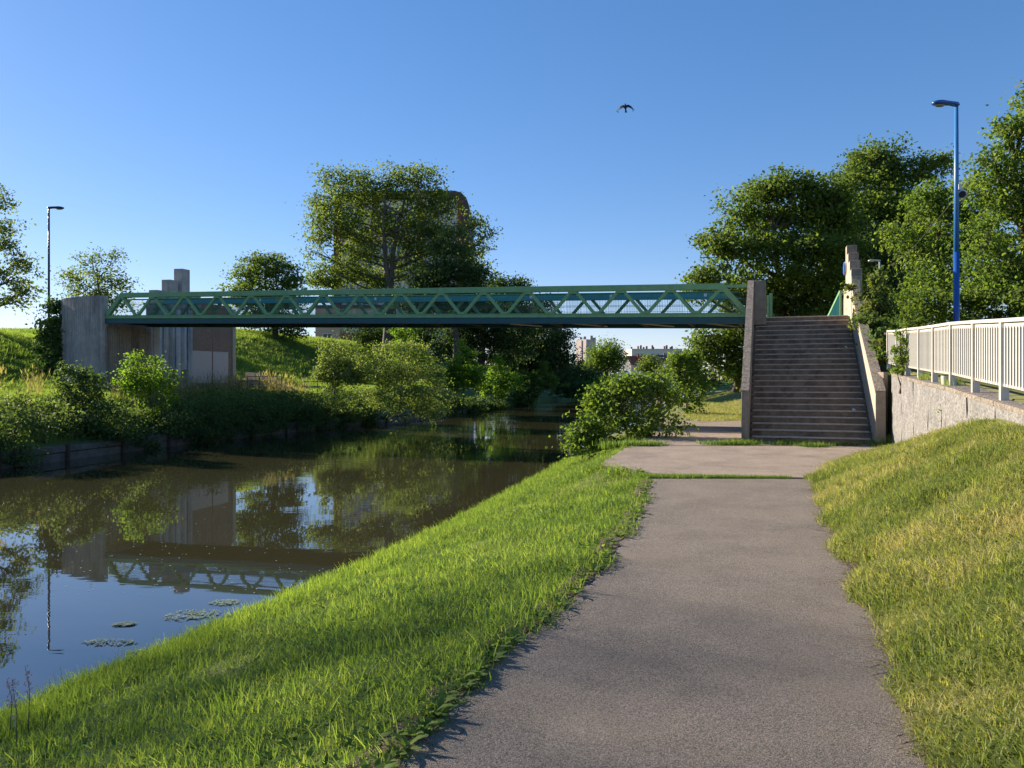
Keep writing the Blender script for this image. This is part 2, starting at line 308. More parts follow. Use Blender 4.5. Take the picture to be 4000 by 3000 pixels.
dirt = mat('dirt', (.12, .08, .055), 1., (.17, .115, .075), 9, bump=1., bscale=80)
sheet('path_edge', list(np.arange(-2, 12.3, .1)), lambda y: I(xl, y)-.14, lambda y: I(xl, y)+.035, .024, dirt, nx=2, jag=.03)
sheet('path_edge', list(np.arange(-2, 12.3, .1)), lambda y: I(xr, y)-.05, lambda y: I(xr, y)+.12, .024, dirt, nx=2, jag=.03)
# road on the ramp behind the fence
V = []; Q = []
ys = list(np.arange(-8, 20, .5))
for y in ys:
    a = I(xwl, y); zz = I(zb, y); V += [(a+1.3, y, zz+.03), (a+5.5, y, zz+.03)]
mb = MB(); mb.v = V; mb.f = [(2*i, 2*i+1, 2*i+3, 2*i+2) for i in range(len(ys)-1)]
mb.build('road', M['road'], kind='structure')

# ------------------------------------------------------------------ right staircase
st = empty('concrete_staircase', P0, -TH, 'tall flight of stained concrete steps between sloping parapets, rising to the bridge', 'staircase')
NR, RISE, RUN, SW = 23, .16, .272, 2.84
for i in range(NR):
    z1_ = RISE*(i+1); y0 = i*RUN
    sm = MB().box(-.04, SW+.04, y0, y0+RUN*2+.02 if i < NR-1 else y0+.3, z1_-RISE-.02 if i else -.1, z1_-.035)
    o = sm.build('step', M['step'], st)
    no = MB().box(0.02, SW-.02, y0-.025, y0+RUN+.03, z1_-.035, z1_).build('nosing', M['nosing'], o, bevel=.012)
# body below the steps
MB().prism([(.3, -.1), (6.2, -.1), (6.2, 3.4), (6.0, 3.4)], .05, SW-.05, 'x').build('stair_body', M['step'], st)
MB().box(-.03, SW+.1, 6.26, 8.9, 3.44, 3.68).build('landing', M['step'], st, bevel=.01)
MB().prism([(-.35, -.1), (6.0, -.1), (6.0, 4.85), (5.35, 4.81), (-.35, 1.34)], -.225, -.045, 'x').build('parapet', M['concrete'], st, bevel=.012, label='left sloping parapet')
# rough capping strips, a few mm proud
MB().add([(-.232,-.37,1.345),(-.038,-.37,1.345),(-.038,5.33,4.835),(-.232,5.33,4.835),(-.232,-.37,1.30),(-.038,-.37,1.30),(-.038,5.33,4.79),(-.232,5.33,4.79)],
         [(0,1,2,3),(4,7,6,5),(0,4,5,1),(3,2,6,7),(0,3,7,4),(1,5,6,2)]).build('parapet_cap', M['concrete_cap'], st)
MB().box(-.04, .33, 5.42, 5.75, 3.4, 4.83).build('pier', M['concrete'], st, bevel=.012)
RP = [(-.35, -.1), (8.6, -.1), (8.6, 4.85), (5.9, 4.85), (5.52, 4.84), (5.2, 4.42), (4.8, 4.05), (4.3, 3.72), (-.35, 1.34)]
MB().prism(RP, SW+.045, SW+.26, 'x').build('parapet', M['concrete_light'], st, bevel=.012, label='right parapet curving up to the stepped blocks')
capv = []; tp = [RP[8], RP[7], RP[6], RP[5], RP[4]]
cm = MB()
for (a, b_) in zip(tp[:-1], tp[1:]):
    x0, x1 = SW+.035, SW+.27
    cm.add([(x0,a[0],a[1]+.006),(x1,a[0],a[1]+.006),(x1,b_[0],b_[1]+.006),(x0,b_[0],b_[1]+.006),(x0,a[0],a[1]-.05),(x1,a[0],a[1]-.05),(x1,b_[0],b_[1]-.05),(x0,b_[0],b_[1]-.05)],
           [(0,1,2,3),(4,7,6,5),(0,4,5,1),(3,2,6,7),(0,3,7,4),(1,5,6,2)])
cm.build('parapet_cap', M['concrete_cap'], st)
MB().box(SW+.043, SW+.262, -.366, -.352, -.05, 1.33).build('parapet_end_shade', M['concrete'], st)  # thin darker skin on the parapet front, its shade put into the colour
for k in range(4):
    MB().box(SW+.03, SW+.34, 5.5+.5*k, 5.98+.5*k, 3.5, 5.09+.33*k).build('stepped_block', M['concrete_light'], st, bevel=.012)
    MB().box(SW+.028, SW+.342, 5.49+.5*k, 5.497+.5*k, 4.86+.33*k-.33*(k>0), 5.08+.33*k).build('block_face_shade', M['concrete'], st)  # darker skin over each block front, standing in for the shade there
db = MB()
for i in range(NR-1):
    for k in range(14):
        sd__ = random.random() < .5; x = (.06+abs(random.gauss(0, .12))) if sd__ else (SW-.06-abs(random.gauss(0, .14))); y_ = i*RUN+random.uniform(.03, .26); s_ = random.uniform(.012, .03); a = random.random()*6
        db.add([(x+s_*math.cos(a+q), y_+s_*math.sin(a+q), RISE*(i+1)+.004+random.random()*.02) for q in (0, 1.5, 3.1, 4.6)], [(0, 1, 2, 3)])
db.build('leaf_litter', mat('step_litter', (.24, .13, .08), .9), st, kind='stuff')
# landing railings
rl = empty('landing_railing', loc(.34, 8.45, 3.68), -TH, 'short bright green railing post panel at the far left edge of the landing', 'railing')
MB().box(0, .08, -.06, 0, 0, .98).build('post', M['green'], rl, bevel=.004); MB().box(.09, .19, -.03, .03, 0, 1.05).build('rail_end', M['green'], rl, bevel=.004)
r2 = empty('descending_railing', loc(2.78, 8.3, 3.68), -TH, 'green railing with teal mesh sloping down behind the stepped blocks', 'railing')
MB().bar((0, 0, 1.02), (-.6, 3.2, -.55), .07, .10).build('top_rail', M['green'], r2)
MB().bar((0, 0, -.1), (0, 0, 1.02), .06, .06, (0, 1, 0)).build('post', M['green'], r2)
MB().bar((-.3, 1.6, -1.2), (-.3, 1.6, .2), .06, .06, (0, 1, 0)).build('post', M['green'], r2)
mw = MB()
for k in range(40):
    t = k/40; mw.bar((-.6*t, 3.2*t, 1.0-1.57*t), (-.6*t, 3.2*t, -.1-1.57*t), .03, .03, (0, 1, 0))
mw.build('mesh_panel', M['teal'], r2, kind='stuff')
# round blue sign seen edge on
sg = empty('round_sign', loc(SW+.03, 7.3, 5.35), -TH, 'round blue and white sign seen edge-on high on the tallest stepped block', 'sign')
dv = [(0, .215*math.cos(a), .215*math.sin(a)) for a in np.linspace(0, 2*math.pi, 33)[:-1]]
MB().prism([(p[1], p[2]) for p in dv], -.075, -.045, 'x').build('disc', M['sign_blue'], sg)
MB().prism([(p[1]*1.04, p[2]*1.04) for p in dv], -.044, -.03, 'x').build('rim', M['white'], sg)
MB().box(-.03, .0, -.03, .03, -.03, .03).build('bracket', M['grey_metal'], sg)
# litter
lt = MB().add([(0,0,0),(.12,.02,.012),(.16,.08,.03),(.05,.1,.045),(.07,.05,.06)], [(0,1,4),(1,2,4),(2,3,4),(3,0,4),(0,3,2,1)])
lt.build('wrapper', mat('wrapper_blue', (.35, .6, .8), .5), None, loc(2.52, 4*RUN+.08, 5*RISE+.002), label='crumpled pale blue wrapper lying on a lower step by the right parapet', cat='litter').rotation_euler = (0, 0, .3)
lt.build('wrapper', mat('wrapper_white', (.6, .62, .66), .5), None, loc(2.66, 15*RUN+.08, 16*RISE+.002), label='small white scrap on a high step by the right parapet', cat='litter').rotation_euler = (0, 0, 1.2)

# ------------------------------------------------------------------ footbridge
LB, SL, HW_ = 27.4, .024, 2.4
br = empty('footbridge', loc(-.235, 5.95, 3.38), -TH, 'green steel truss footbridge with mesh sides crossing high over the canal', 'bridge')
br.rotation_euler = (0, math.atan(SL), -TH)            # local x points right, so the bridge lies towards -x and climbs to the left
NB = 15; bay = LB/(NB+1)
def zdx(k): return -(bay*.5+bay*k)
def side(y, far):
    g = M['green']; tc_ = M['teal'] if far else M['green']
    MB().box(-LB+bay*.5-.05, -bay*.5+.05, y-.09, y+.09, 1.235, 1.44).build('top_chord', g, br, bevel=.008)
    if far: MB().box(-LB+bay*.6, -bay*.6, y-.11, y-.093, 1.20, 1.43).build('chord_panel', tc_, br)
    MB().box(-LB, 0, y-.07, y+.07, .31, .43).build('bottom_chord', g, br, bevel=.006)
    MB().box(-LB, 0, y-.085, y+.085, .43, .455).build('chord_flange', g, br)
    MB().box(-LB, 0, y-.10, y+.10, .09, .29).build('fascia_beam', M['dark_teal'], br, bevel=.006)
    MB().bar((-bay*.5, y, 1.34), (-.02, y, .40), .17, .17, (0, 1, 0)).build('end_post', g, br)
    MB().bar((-LB+bay*.5, y, 1.34), (-LB+.02, y, .40), .17, .17, (0, 1, 0)).build('end_post', g, br)
    dm = MB().bar((0, 0, 0), (bay*.5-.10, 0, .86), .11, .085, (0, 1, 0)).mesh('diagonal', g)
    for k in range(NB):
        x0 = zdx(k)-bay*.5
        inst(dm, 'diagonal', br, (x0+.05, y, .42)); inst(dm, 'diagonal', br, (x0-.05, y, .42), (0, 0, math.pi))
    gm_ = MB().box(-.15, .15, -.012, .012, -.045, .045).mesh('gusset_plate', g)
    for k in range(NB+1):
        inst(gm_, 'gusset_plate', br, (-bay*(k+.5), y-.062, 1.2)); 
        if k < NB: inst(gm_, 'gusset_plate', br, (-bay*(k+1), y-.083, .48))
    ym = y+(.13 if not far else -.13)
    mp1 = MB()
    for k in range(30): mp1.box(k*bay/30-.0035, k*bay/30+.0035, -.0035, .0035, 0, .72)
    for zz in (.0, .24, .48, .70): mp1.box(0, bay, -.006, .006, zz-.006, zz+.006)
    me = mp1.mesh('mesh_panel', M['wire'])
    for k in range(NB+1): inst(me, 'mesh_panel', br, (-bay*(k+1), ym, .46))['kind'] = 'stuff'
side(0, False); side(HW_, True)
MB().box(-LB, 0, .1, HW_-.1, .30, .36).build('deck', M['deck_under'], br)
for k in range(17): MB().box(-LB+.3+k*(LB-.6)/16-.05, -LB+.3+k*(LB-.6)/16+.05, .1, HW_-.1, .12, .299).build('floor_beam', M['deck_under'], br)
for (xa, yd) in ((-3.9, 1), (-6.4, 1), (-1.6, 1), (-9., 1)):
    MB().bar((xa, .2, .14), (xa+1.2, HW_-.2, .14), .05, .04).build('wind_brace', M['grey_metal'], br)
MB().box(-LB+.4, -.3, .16, .20, 1.14, 1.19).build('handrail', M['teal'], br); MB().box(-LB+.4, -.3, HW_-.20, HW_-.16, 1.14, 1.19).build('handrail', M['teal'], br)
MB().box(-1.3, .0, -.05, .05, 1.30, 1.40).build('end_rail', M['green'], br)
MB().box(-LB-.3, -LB+1.0, HW_-.02, HW_+.04, 1.15, 1.25).build('end_rail', M['green'], br)
for (sx_, cc) in ((-1.6, 'white'), (-5.1, 'white'), (-8.3, 'white'), (-15.2, 'white'), (-21, 'white')):
    MB().box(sx_-.05, sx_+.05, HW_-.122, HW_-.112, 1.25, 1.36).build('sticker', M[cc], br)
MB().box(-LB+bay*4.2, -LB+bay*4.9, HW_-.118, HW_-.112, 1.24, 1.38).build('paint_patch', mat('faded_green_patch', (.16, .30, .18), .6), br)

# ------------------------------------------------------------------ left abutment
ab = empty('bridge_abutment', P0, -TH, 'weathered ribbed concrete abutment with curved wing wall and fluted slabs under the left bridge end', 'abutment')
def ribbed(pts, z0, z1, pitch, depth, thick, name, m, tops=None):
    """wall along a plan polyline with fine vertical ribs on its right-hand side"""
    P = [Vector((*p, 0)) for p in pts]; out = []; s = 0; L_ = [0]
    for a, b_ in zip(P[:-1], P[1:]): L_.append(L_[-1]+(b_-a).length)
    T = L_[-1]; n_ = int(T/pitch)*4; fr = []; bk = []
    for i in range(n_+1):
        d = T*i/n_; j = min(max(k for k in range(len(L_)) if L_[k] <= d+1e-9), len(P)-2)
        t = (d-L_[j])/(L_[j+1]-L_[j]); p = P[j].lerp(P[j+1], t); dr = (P[j+1]-P[j]).normalized(); nr = Vector((dr.y, -dr.x, 0))
        ph = i % 4; off = depth if ph in (1, 2) else 0
        fr.append((p+nr*off, z1 if tops is None else tops(d/T))); bk.append(p-nr*thick)
    vs = []; fs = []
    for (p, zt), q in zip(fr, bk): vs += [(p.x, p.y, z0), (p.x, p.y, zt), (q.x, q.y, zt), (q.x, q.y, z0)]
    for i in range(n_): 
        a = 4*i; fs += [(a, a+4, a+5, a+1), (a+1, a+5, a+6, a+2), (a+2, a+6, a+7, a+3)]
    fs += [(0, 1, 2, 3), (4*n_+3, 4*n_+2, 4*n_+1, 4*n_)]
    return MB().add(vs, fs).build(name, m, ab)
VL = -27.62
arc = [(-32.6, 8.6), (-31.9, 7.4), (-31.2, 6.65), (-30.3, 6.15), (-29.3, 5.85), (-28.3, 5.74), (VL-.02, 5.74)]
ribbed(arc, .3, 5.35, .13, .035, .3, 'wing_wall', M['blue_concrete'], tops=lambda t: 5.15+.22*min(1, t*2))
ribbed([(VL, 5.88), (VL, 8.55)], .3, 3.9, .13, .035, .35, 'abutment_wall', M['concrete'])
MB().prism([(VL-.36, 6.1), (VL-.36, 8.9), (VL-4.2, 8.9), (VL-4.0, 8.2), (VL-3.2, 7.1), (VL-2.2, 6.45), (VL-1.2, 6.15)], 3.9, 4.32, 'z').build('landing', M['concrete'], ab)
MB().box(VL-.3, VL-.02, 5.95, 8.5, 3.9, 4.02).build('bearing_shelf', M['concrete'], ab)
# fluted backing and hanging slabs rising as a stepped crest
MB().box(VL-.35, VL-.06, 8.58, 11.2, .3, 5.2).build('backing_wall', M['blue_concrete'], ab)
M['slab_concrete'] = mat('slab_concrete', (.56, .54, .53), .9, (.42, .41, .41), 3, bump=.4, bscale=40, stain=(.10, .11, .12), stain_scale=1.6, stain_amt=.8, streak=True)
for k, (ztop) in enumerate((5.95, 6.55, 7.2)):
    u0 = 8.75+k*.82
    MB().prism([(VL-.05, u0), (VL+.22, u0+.12), (VL+.08, u0+.42), (VL-.05, u0+.46)], 2.12, 5.15 , 'z').build('hanging_slab', M['slab_concrete'], ab, bevel=.01)
    MB().prism([(VL-.05, u0+.48), (VL+.10, u0+.50), (VL+.14, u0+.76), (VL-.05, u0+.80)], .3, 5.15, 'z').build('fluted_pier', M['slab_concrete'], ab, bevel=.01)
    MB().prism([(VL-.35, u0), (VL+.12, u0+.06), (VL+.10, u0+.62), (VL-.3, u0+.72)], 5.16, ztop, 'z').build('stepped_block', M['blue_concrete'], ab, bevel=.015)
MB().box(VL-.3, VL+.02, 11.22, 11.9, 5.2, 6.1).build('stepped_block', M['blue_concrete'], ab, bevel=.015)
for k in range(2):
    MB().box(VL-.3, VL, 11.24+k*1.55, 12.77+k*1.55, .3, 5.64).build('aggregate_panel', M['brown_aggregate'], ab, bevel=.012)
    MB().box(VL+.001, VL+.006, 11.28+k*1.55, 12.74+k*1.55-(.25 if k else 0), 1.45, 3.12).build('paint_patch', M['overpaint'], ab)
MB().box(VL-.3, VL+.05, 14.36, 14.62, .3, 5.5).build('pilaster', M['concrete_light'], ab, bevel=.012)
MB().box(VL+.14, VL+.16, 9.25, 9.36, 2.95, 3.05).build('notice', M['white'], ab)

# small steps and blue rails on the left bank
ls = empty('bank_steps', loc(VL+.1, 15.0, .85), -TH, 'short flight of low concrete steps descending beside the brown abutment panels', 'steps')
for k in range(5):
    s_ = MB().box(-1.2, .35+k*.38, -.02*k, 1.6, .78-.165*(k+1), .78-.165*k-.03).build('step', M['step'], ls)
    MB().box(-1.2, .36+k*.38, -.03-.02*k, 1.6, .78-.165*k-.03, .78-.165*k).build('nosing', M['concrete_light'], s_)
MB().prism([(-1, -.1), (2.5, -.1), (2.5, .2), (0, 1.15), (-1, 1.2)], 1.62, 1.8, 'y').build('parapet', M['concrete_light'], ls, bevel=.01)
MB().box(-3, 2.9, -1.2, 1.5, -.08, .0).build('landing_slab', M['concrete_light'], ls)
def rails(pxs, y0, y1, D, label):
    e = empty('blue_handrail', at(pxs[0], y1, D), 0, label, 'railing', 'blue handrails on the far bank')
    o0 = at(pxs[0], y1, D); h = (y1-y0)/F*D
    for i, px in enumerate(pxs):
        p = at(px, y1, D+.25*i)-o0; MB().bar((p.x, p.y, 0), (p.x, p.y, h), .045, .045, (0, 1, 0)).build('post', M['blue_rail'], e)
    q = at(pxs[-1], y1, D+.25*(len(pxs)-1))-o0
    for f_ in (1., .52): MB().bar((0, 0, h*f_), (q.x, q.y, h*f_), .045, .045).build('rail', M['blue_rail'], e)
M['blue_rail'] = mat('blue_rail', (.02, .12, .2), .5)
rails((966, 1014, 1057, 1100), 1471, 1534, 41.5, 'dark blue tubular handrail standing by the small steps on the far bank')
rails((1190, 1240, 1290), 1490, 1530, 44, 'low blue handrail half hidden behind bushes below the grass hill')

# quay wall
qy = empty('quay_wall', (0, 0, 0), 0, 'low stained concrete quay wall at the foot of the far bank', 'wall')
y = 12.
while y < 62:
    y2 = y+2.55
    a = Vector((I(xq, y), y, 0)); c = Vector((I(xq, y2), y2, 0)); d = (c-a).normalized(); nr = Vector((d.y, -d.x, 0))
    for (z0_, z1_, nm, off) in ((-1.6, -.72, 'block', .10), (-.70, -.5, 'coping', .13)):
        p = [a+nr*off+d*.03, c+nr*off-d*.05, c-nr*.3-d*.05, a-nr*.3+d*.03]
        MB().prism([(q.x, q.y) for q in p], z0_, z1_+random.uniform(-.02, .02), 'z').build(nm, M['quay'], qy, bevel=.015)
    MB().bar(c+nr*.14+Vector((0, 0, -1.6)), c+nr*.14+Vector((0, 0, -.46)), .09, .14, (0, 1, 0)).build('pile', M['rust'], qy)
    y = y2

# ------------------------------------------------------------------ retaining wall and fence
FP = [(19.9, 9.76, 1.85), (18.4, 9.25, 1.76), (16.9, 8.71, 1.70), (15.5, 8.24, 1.63), (13.95, 7.68, 1.56), (12.6, 7.23, 1.51), (11.07, 6.68, 1.42), (9.77, 6.26, 1.34), (8.4, 5.80, 1.26), (7.0, 5.33, 1.19)]   # y, x, z of post feet
rw = empty('retaining_wall', (0, 0, 0), 0, 'rough pale roughcast retaining wall right of the stairs, grass piled against it', 'wall')
fp = [Vector((p[1], p[0], p[2])) for p in FP]
wp = [fp[0]+Vector((-.17, -.55, 0))]+[p+Vector((-.13, .04, 0)) for p in fp[1:]]
wz = [1.83]+[p[2]+.0 for p in fp[1:]]
def wallpt(s):
    s = max(0, min(len(wp)-1.0001, s)); i = int(s); t = s-i; p = wp[i].lerp(wp[i+1], t); return p, wz[i]*(1-t)+wz[i+1]*t
joints = [0, 1.05, 2.05, 3.05, 4.1, 5.1, 6.1, 7.1, 8.1, 9]
for a, b_ in zip(joints[:-1], joints[1:]):
    n_ = 14; vs = []; fs = []
    rows_z = 10
    (pa, _), (pb, _) = wallpt(a), wallpt(b_); d = (pb-pa).normalized(); nr = Vector((-d.y, d.x, 0)); nr = nr if nr.x < 0 else -nr
    for i in range(n_+1):
        s = a+.012+(b_-a-.024)*i/n_; p, zt = wallpt(s)
        for j in range(rows_z+1):
            z = -.3+(zt-.06+.3)*j/rows_z; o_ = random.uniform(-.008, .012)
            q = p+nr*o_; vs.append((q.x, q.y, z))
        q = p-nr*.3; vs.append((q.x, q.y, zt-.06)); vs.append((q.x, q.y, -.3))
    k = rows_z+3
    for i in range(n_):
        for j in range(rows_z+1): fs.append((i*k+j, i*k+j+1, (i+1)*k+j+1, (i+1)*k+j))
    fs += [tuple(range(k)), tuple(range(n_*k+k-1, n_*k-1, -1))]
    MB().add(vs, fs).build('panel', M['roughcast'], rw)
    pc = [pa+nr*.02+d*.01, pb+nr*.02-d*.01, pb-nr*.42-d*.01, pa-nr*.42+d*.01]
    za, zb_ = wallpt(a)[1], wallpt(b_)[1]
    vv = [(pc[0].x, pc[0].y, za-.06), (pc[1].x, pc[1].y, zb_-.06), (pc[2].x, pc[2].y, zb_-.06), (pc[3].x, pc[3].y, za-.06)]
    MB().add(vv+[(x_, y_, z_+.065) for x_, y_, z_ in vv], [(0,3,2,1),(4,5,6,7),(0,1,5,4),(1,2,6,5),(2,3,7,6),(3,0,4,7)]).build('coping', M['concrete_cap'], rw, bevel=.008)
p_, _ = wallpt(0)
MB().box(-.12, -.01, -.1, .25, -.2, 1.80).build('end_pier', M['concrete'], rw, (9.32, 19.12, 0), bevel=.01)

fe = empty('white_fence', (0, 0, 0), 0, 'cream white metal fence of close upright slats on the retaining wall', 'fence')
post = MB().box(-.0475, .0475, -.04, .04, -.03, 1.0).mesh('post', M['cream']); slat = MB().box(-.026, .026, -.022, .022, 0, .76).mesh('slat', M['cream'])
for i, p in enumerate(fp):
    nx_ = fp[min(i+1, len(fp)-1)]-fp[max(i-1, 0)]; a = math.atan2(nx_.x, -nx_.y)
    inst(post, 'post', fe, p, (0, 0, a))
    if i == len(fp)-1: break
    q = fp[i+1]; d = q-p; a = math.atan2(d.x, -d.y); 
    MB().bar(p+Vector((0, 0, 1.02)), q+Vector((0, 0, 1.02)), .10, .05).build('top_rail', M['cream'], fe, bevel=.01)
    MB().bar(p+Vector((0, 0, .955)), q+Vector((0, 0, .955)), .03, .05).build('upper_rail', M['cream'], fe)
    MB().bar(p+Vector((0, 0, .20)), q+Vector((0, 0, .20)), .035, .035).build('bottom_rail', M['cream'], fe)
    for k in range(1, 12):
        inst(slat, 'slat', fe, p+d*(k/12)+Vector((0, 0, .19)), (0, 0, a))
bk = MB(); bk.tube([(0, 0, 0), (0, 0, .15)], [.052, .062], 16)
bk.build('plastic_tub', mat('tub_white', (.6, .55, .45), .5), None, Vector((7.30, 12.95, 1.525)), label='small white plastic tub standing on the wall coping below the fence', cat='tub')

# ------------------------------------------------------------------ lamps
def cobra(name, label, base, H, r0, r1, headlen, hdir, m_pole, m_head, lower=None, m_lower=None):
    e = empty(name, base, 0, label, 'street lamp')
    e_h = Vector((hdir[0], hdir[1], 0)).normalized()
    zs = lower or 0
    if lower: MB().tube([(0, 0, -.5), (0, 0, lower)], [r0*1.12, r0*1.08], 14).build('pole_base', m_lower, e, smooth=True)
    MB().tube([(0, 0, zs), (0, 0, H-.05)], [r0, r1], 14).build('pole', m_pole, e, smooth=True)
    s_ = headlen/.9; mb = MB(); sec = [(-.09, .05, .03, .0), (0, .10, .075, .0), (.2, .11, .06, .015), (.42, .13, .065, .01), (.6, .17, .085, -.01), (.75, .15, .075, -.02), (.86, .08, .04, -.02)]
    up = Vector((0, 0, 1)); sd_ = e_h.cross(up); n_ = 14
    for (t, w_, h_, dz) in sec:
        for j in range(n_):
            a = 2*math.pi*j/n_; p = e_h*(t*s_)+sd_*(w_*s_*math.cos(a))+up*(h_*s_*math.sin(a)+dz*s_+H); mb.v.append(tuple(p))
    for i in range(len(sec)-1):
        for j in range(n_): mb.f.append((i*n_+j, i*n_+(j+1) % n_, (i+1)*n_+(j+1) % n_, (i+1)*n_+j))
    mb.f.append(tuple(range(n_-1, -1, -1))); mb.f.append(tuple((len(sec)-1)*n_+j for j in range(n_)))
    mb.build('lamp_head', m_head, e, smooth=True)
    lm = MB(); ctr = e_h*(.62*s_)+up*(H-.085*s_)
    ring = [ctr+e_h*(.19*s_*math.cos(a))+sd_*(.11*s_*math.sin(a)) for a in np.linspace(0, 2*math.pi, 17)[:-1]]
    lo = [ctr-up*.025*s_+(q-ctr)*.7 for q in ring]
    lm.add(ring+lo, [(i, (i+1) % 16, 16+(i+1) % 16, 16+i) for i in range(16)]+[tuple(range(16, 32))]).build('lens', M['glass_lens'], e)
    return e
bl = at(3736, 1485, 24); cobra('street_lamp', 'tall bright blue lamp post behind the white fence, head pointing left', Vector((bl.x, bl.y, 1.5)), EYE+(HZ-408)/F*24-1.5, .082, .055, .92, (-1, -.25), M['blue'], M['blue_dark'], 4.1, M['blue_dark'])
cobra('street_lamp', 'dark slim lamp post on the far bank left of the abutment', Vector((at(191, 0, 39.8).x, 39.8, 4.1)), EYE+(HZ-812)/F*39.8-4.1, .06, .045, .84, (1, -.1), M['lamp_dark'], M['lamp_dark'])
gl = at(3436, 1485, 36); cobra('street_lamp', 'short grey lamp post with plants climbing it beside the stepped blocks', Vector((gl.x, gl.y, 1.8)), EYE+(HZ-1018)/F*36-1.8, .05, .04, .58, (-1, -.1), M['grey_metal'], M['grey_metal'])
# overhead cable from the grey lamp
cb = []
A_, B_ = at(3440, 1045, 36), at(3600, 930, 34)
for k in range(17):
    t = k/16; p = A_.lerp(B_, t); p.z -= .75*4*t*(1-t)*.35+.25*math.sin(math.pi*min(1, t*4))*(t < .25); cb.append(p)
cb += [B_+Vector((1.5, -1, 2.2))]
MB().tube(cb, .011, 5).build('cable', M['bark_grey'], None, label='thin grey cable hanging from the grey lamp into the trees', cat='cable')
# floodlight
fl = at(3755, 758, 24)
fe2 = empty('floodlight', Vector((fl.x, fl.y-.03, fl.z)), 0, 'round grey floodlight on a bracket fixed to the blue lamp post', 'floodlight')
ax = Vector((-.28, -.8, -.38)).normalized()
MB().tube([-ax*.13, -ax*.10, -ax*.02, ax*.03, ax*.06], [.05, .10, .135, .145, .13], 20).build('housing', M['grey_metal'], fe2, smooth=True)
MB().tube([ax*.061, ax*.066], [.105, .10], 20).build('lens', M['lamp_dark'], fe2)
MB().tube([(-.17, 0, 0), (-.15, 0, -.1), (0, 0, -.22), (.15, 0, -.1), (.17, 0, 0)], .012, 6).build('yoke', M['grey_metal'], fe2)
MB().tube([(0, 0, -.22), (-.08, .01, -.27), (-.155, .02, -.33)], .022, 8).build('bracket_arm', M['blue_dark'], fe2)
jb = at(3746, 730+750-1080+320, 24)
MB().box(-.06, .06, -.05, .05, -.09, .09).build('junction_box', M['grey_metal'], None, Vector((at(3745, 733, 24).x, 23.95, at(3745, 733, 24).z)), bevel=.01, label='small grey junction box strapped to the blue lamp post', cat='box')

# ------------------------------------------------------------------ buildings
def wallbox(parent, name, x0, x1, y0, y1, z0, z1, m): return MB().box(x0, x1, y0, y1, z0, z1).build(name, m, parent)
win_cache = {}
def window(parent, x, z, w_, h_, y=-.0, side=False, shut=.0, name='window'):
    key = (w_, h_, side, shut)
    if key not in win_cache:
        f = MB(); t_ = .08
        f.box(-w_/2, w_/2, -.06, .0, 0, t_); f.box(-w_/2, w_/2, -.06, .0, h_-t_, h_); f.box(-w_/2, -w_/2+t_, -.06, .0, t_, h_-t_); f.box(w_/2-t_, w_/2, -.06, .0, t_, h_-t_); f.box(-.04, .04, -.055, .0, t_, h_-t_)
        if shut: f.box(-w_/2+t_, w_/2-t_, -.05, -.02, h_*(1-shut), h_-t_)
        win_cache[key] = (f.mesh('window', M['shutter']), MB().box(-w_/2+.08, w_/2-.08, -.03, -.005, .08, h_-.08).mesh('pane', M['pane']))
    a, b_ = win_cache[key]
    o = inst(a, name, parent, (x, y, z) if not side else (y, x, z), (0, 0, -math.pi/2 if side else 0)); inst(b_, 'pane', o)
    return o
# apartment block behind the poplar
g = at(1306, 1345, 110); Wd = (1832-1306)/F*110; Ht = (1485-748)/F*110+EYE-2
bd = empty('apartment_building', Vector((g.x, 110, 2)), 0, 'tall pale apartment block with red corner strips standing behind the big poplar', 'building')
wallbox(bd, 'wall', .5, Wd-.5, 0, 14, 0, Ht-1.2, M['bldg_white'])
co = [(0, 0), (Wd, 0), (Wd, Ht-2), (Wd-.35, Ht-1.0), (Wd-1.1, Ht-.25), (Wd-2, Ht), (1.5, Ht), (0, Ht-1)]
inn = [(1.0, -.1), (Wd-1.3, -.1), (Wd-1.3, Ht-2.2), (Wd-1.8, Ht-1.3), (Wd-2.3, Ht-1.0), (1.5, Ht-1.0), (1.0, Ht-1.5), (1.0, Ht-1.6)]
fr = MB(); fr.v = [(x, -.5, z) for x, z in co]+[(x, -.5, z) for x, z in inn]+[(x, 14.2, z) for x, z in co]+[(x, 0, z) for x, z in inn]
for i in range(1, 8):
    j = (i+1) % 8; fr.f += [(i, j, 8+j, 8+i), (i, 16+i, 16+j, j), (8+i, 8+j, 24+j, 24+i)]
fr.build('roof_frame', M['roof_brown'], bd)
for x in (0.35, 12.2, Wd-1.55): wallbox(bd, 'red_strip', x, x+.55, -.52-.02*(x > 12), -.02, 0, Ht-1.3, M['red_strip'])
nf = 9; fh = (Ht-2)/nf
for f_ in range(nf):
    wallbox(bd, 'spandrel', 1.0, 12.1, -.18, -.01, f_*fh+.2, f_*fh+1.1, M['bldg_pink'] if f_ % 2 else M['bldg_grey'])
    for k in range(6):
        window(bd, 2.2+k*1.75+(k > 2)*.3, f_*fh+1.25, 1.2, 1.35, shut=.5 if (k*f_) % 3 == 1 else 0)
    for k in range(3): window(bd, 13.4+k*1.6, f_*fh+1.25, 1.1, 1.35)
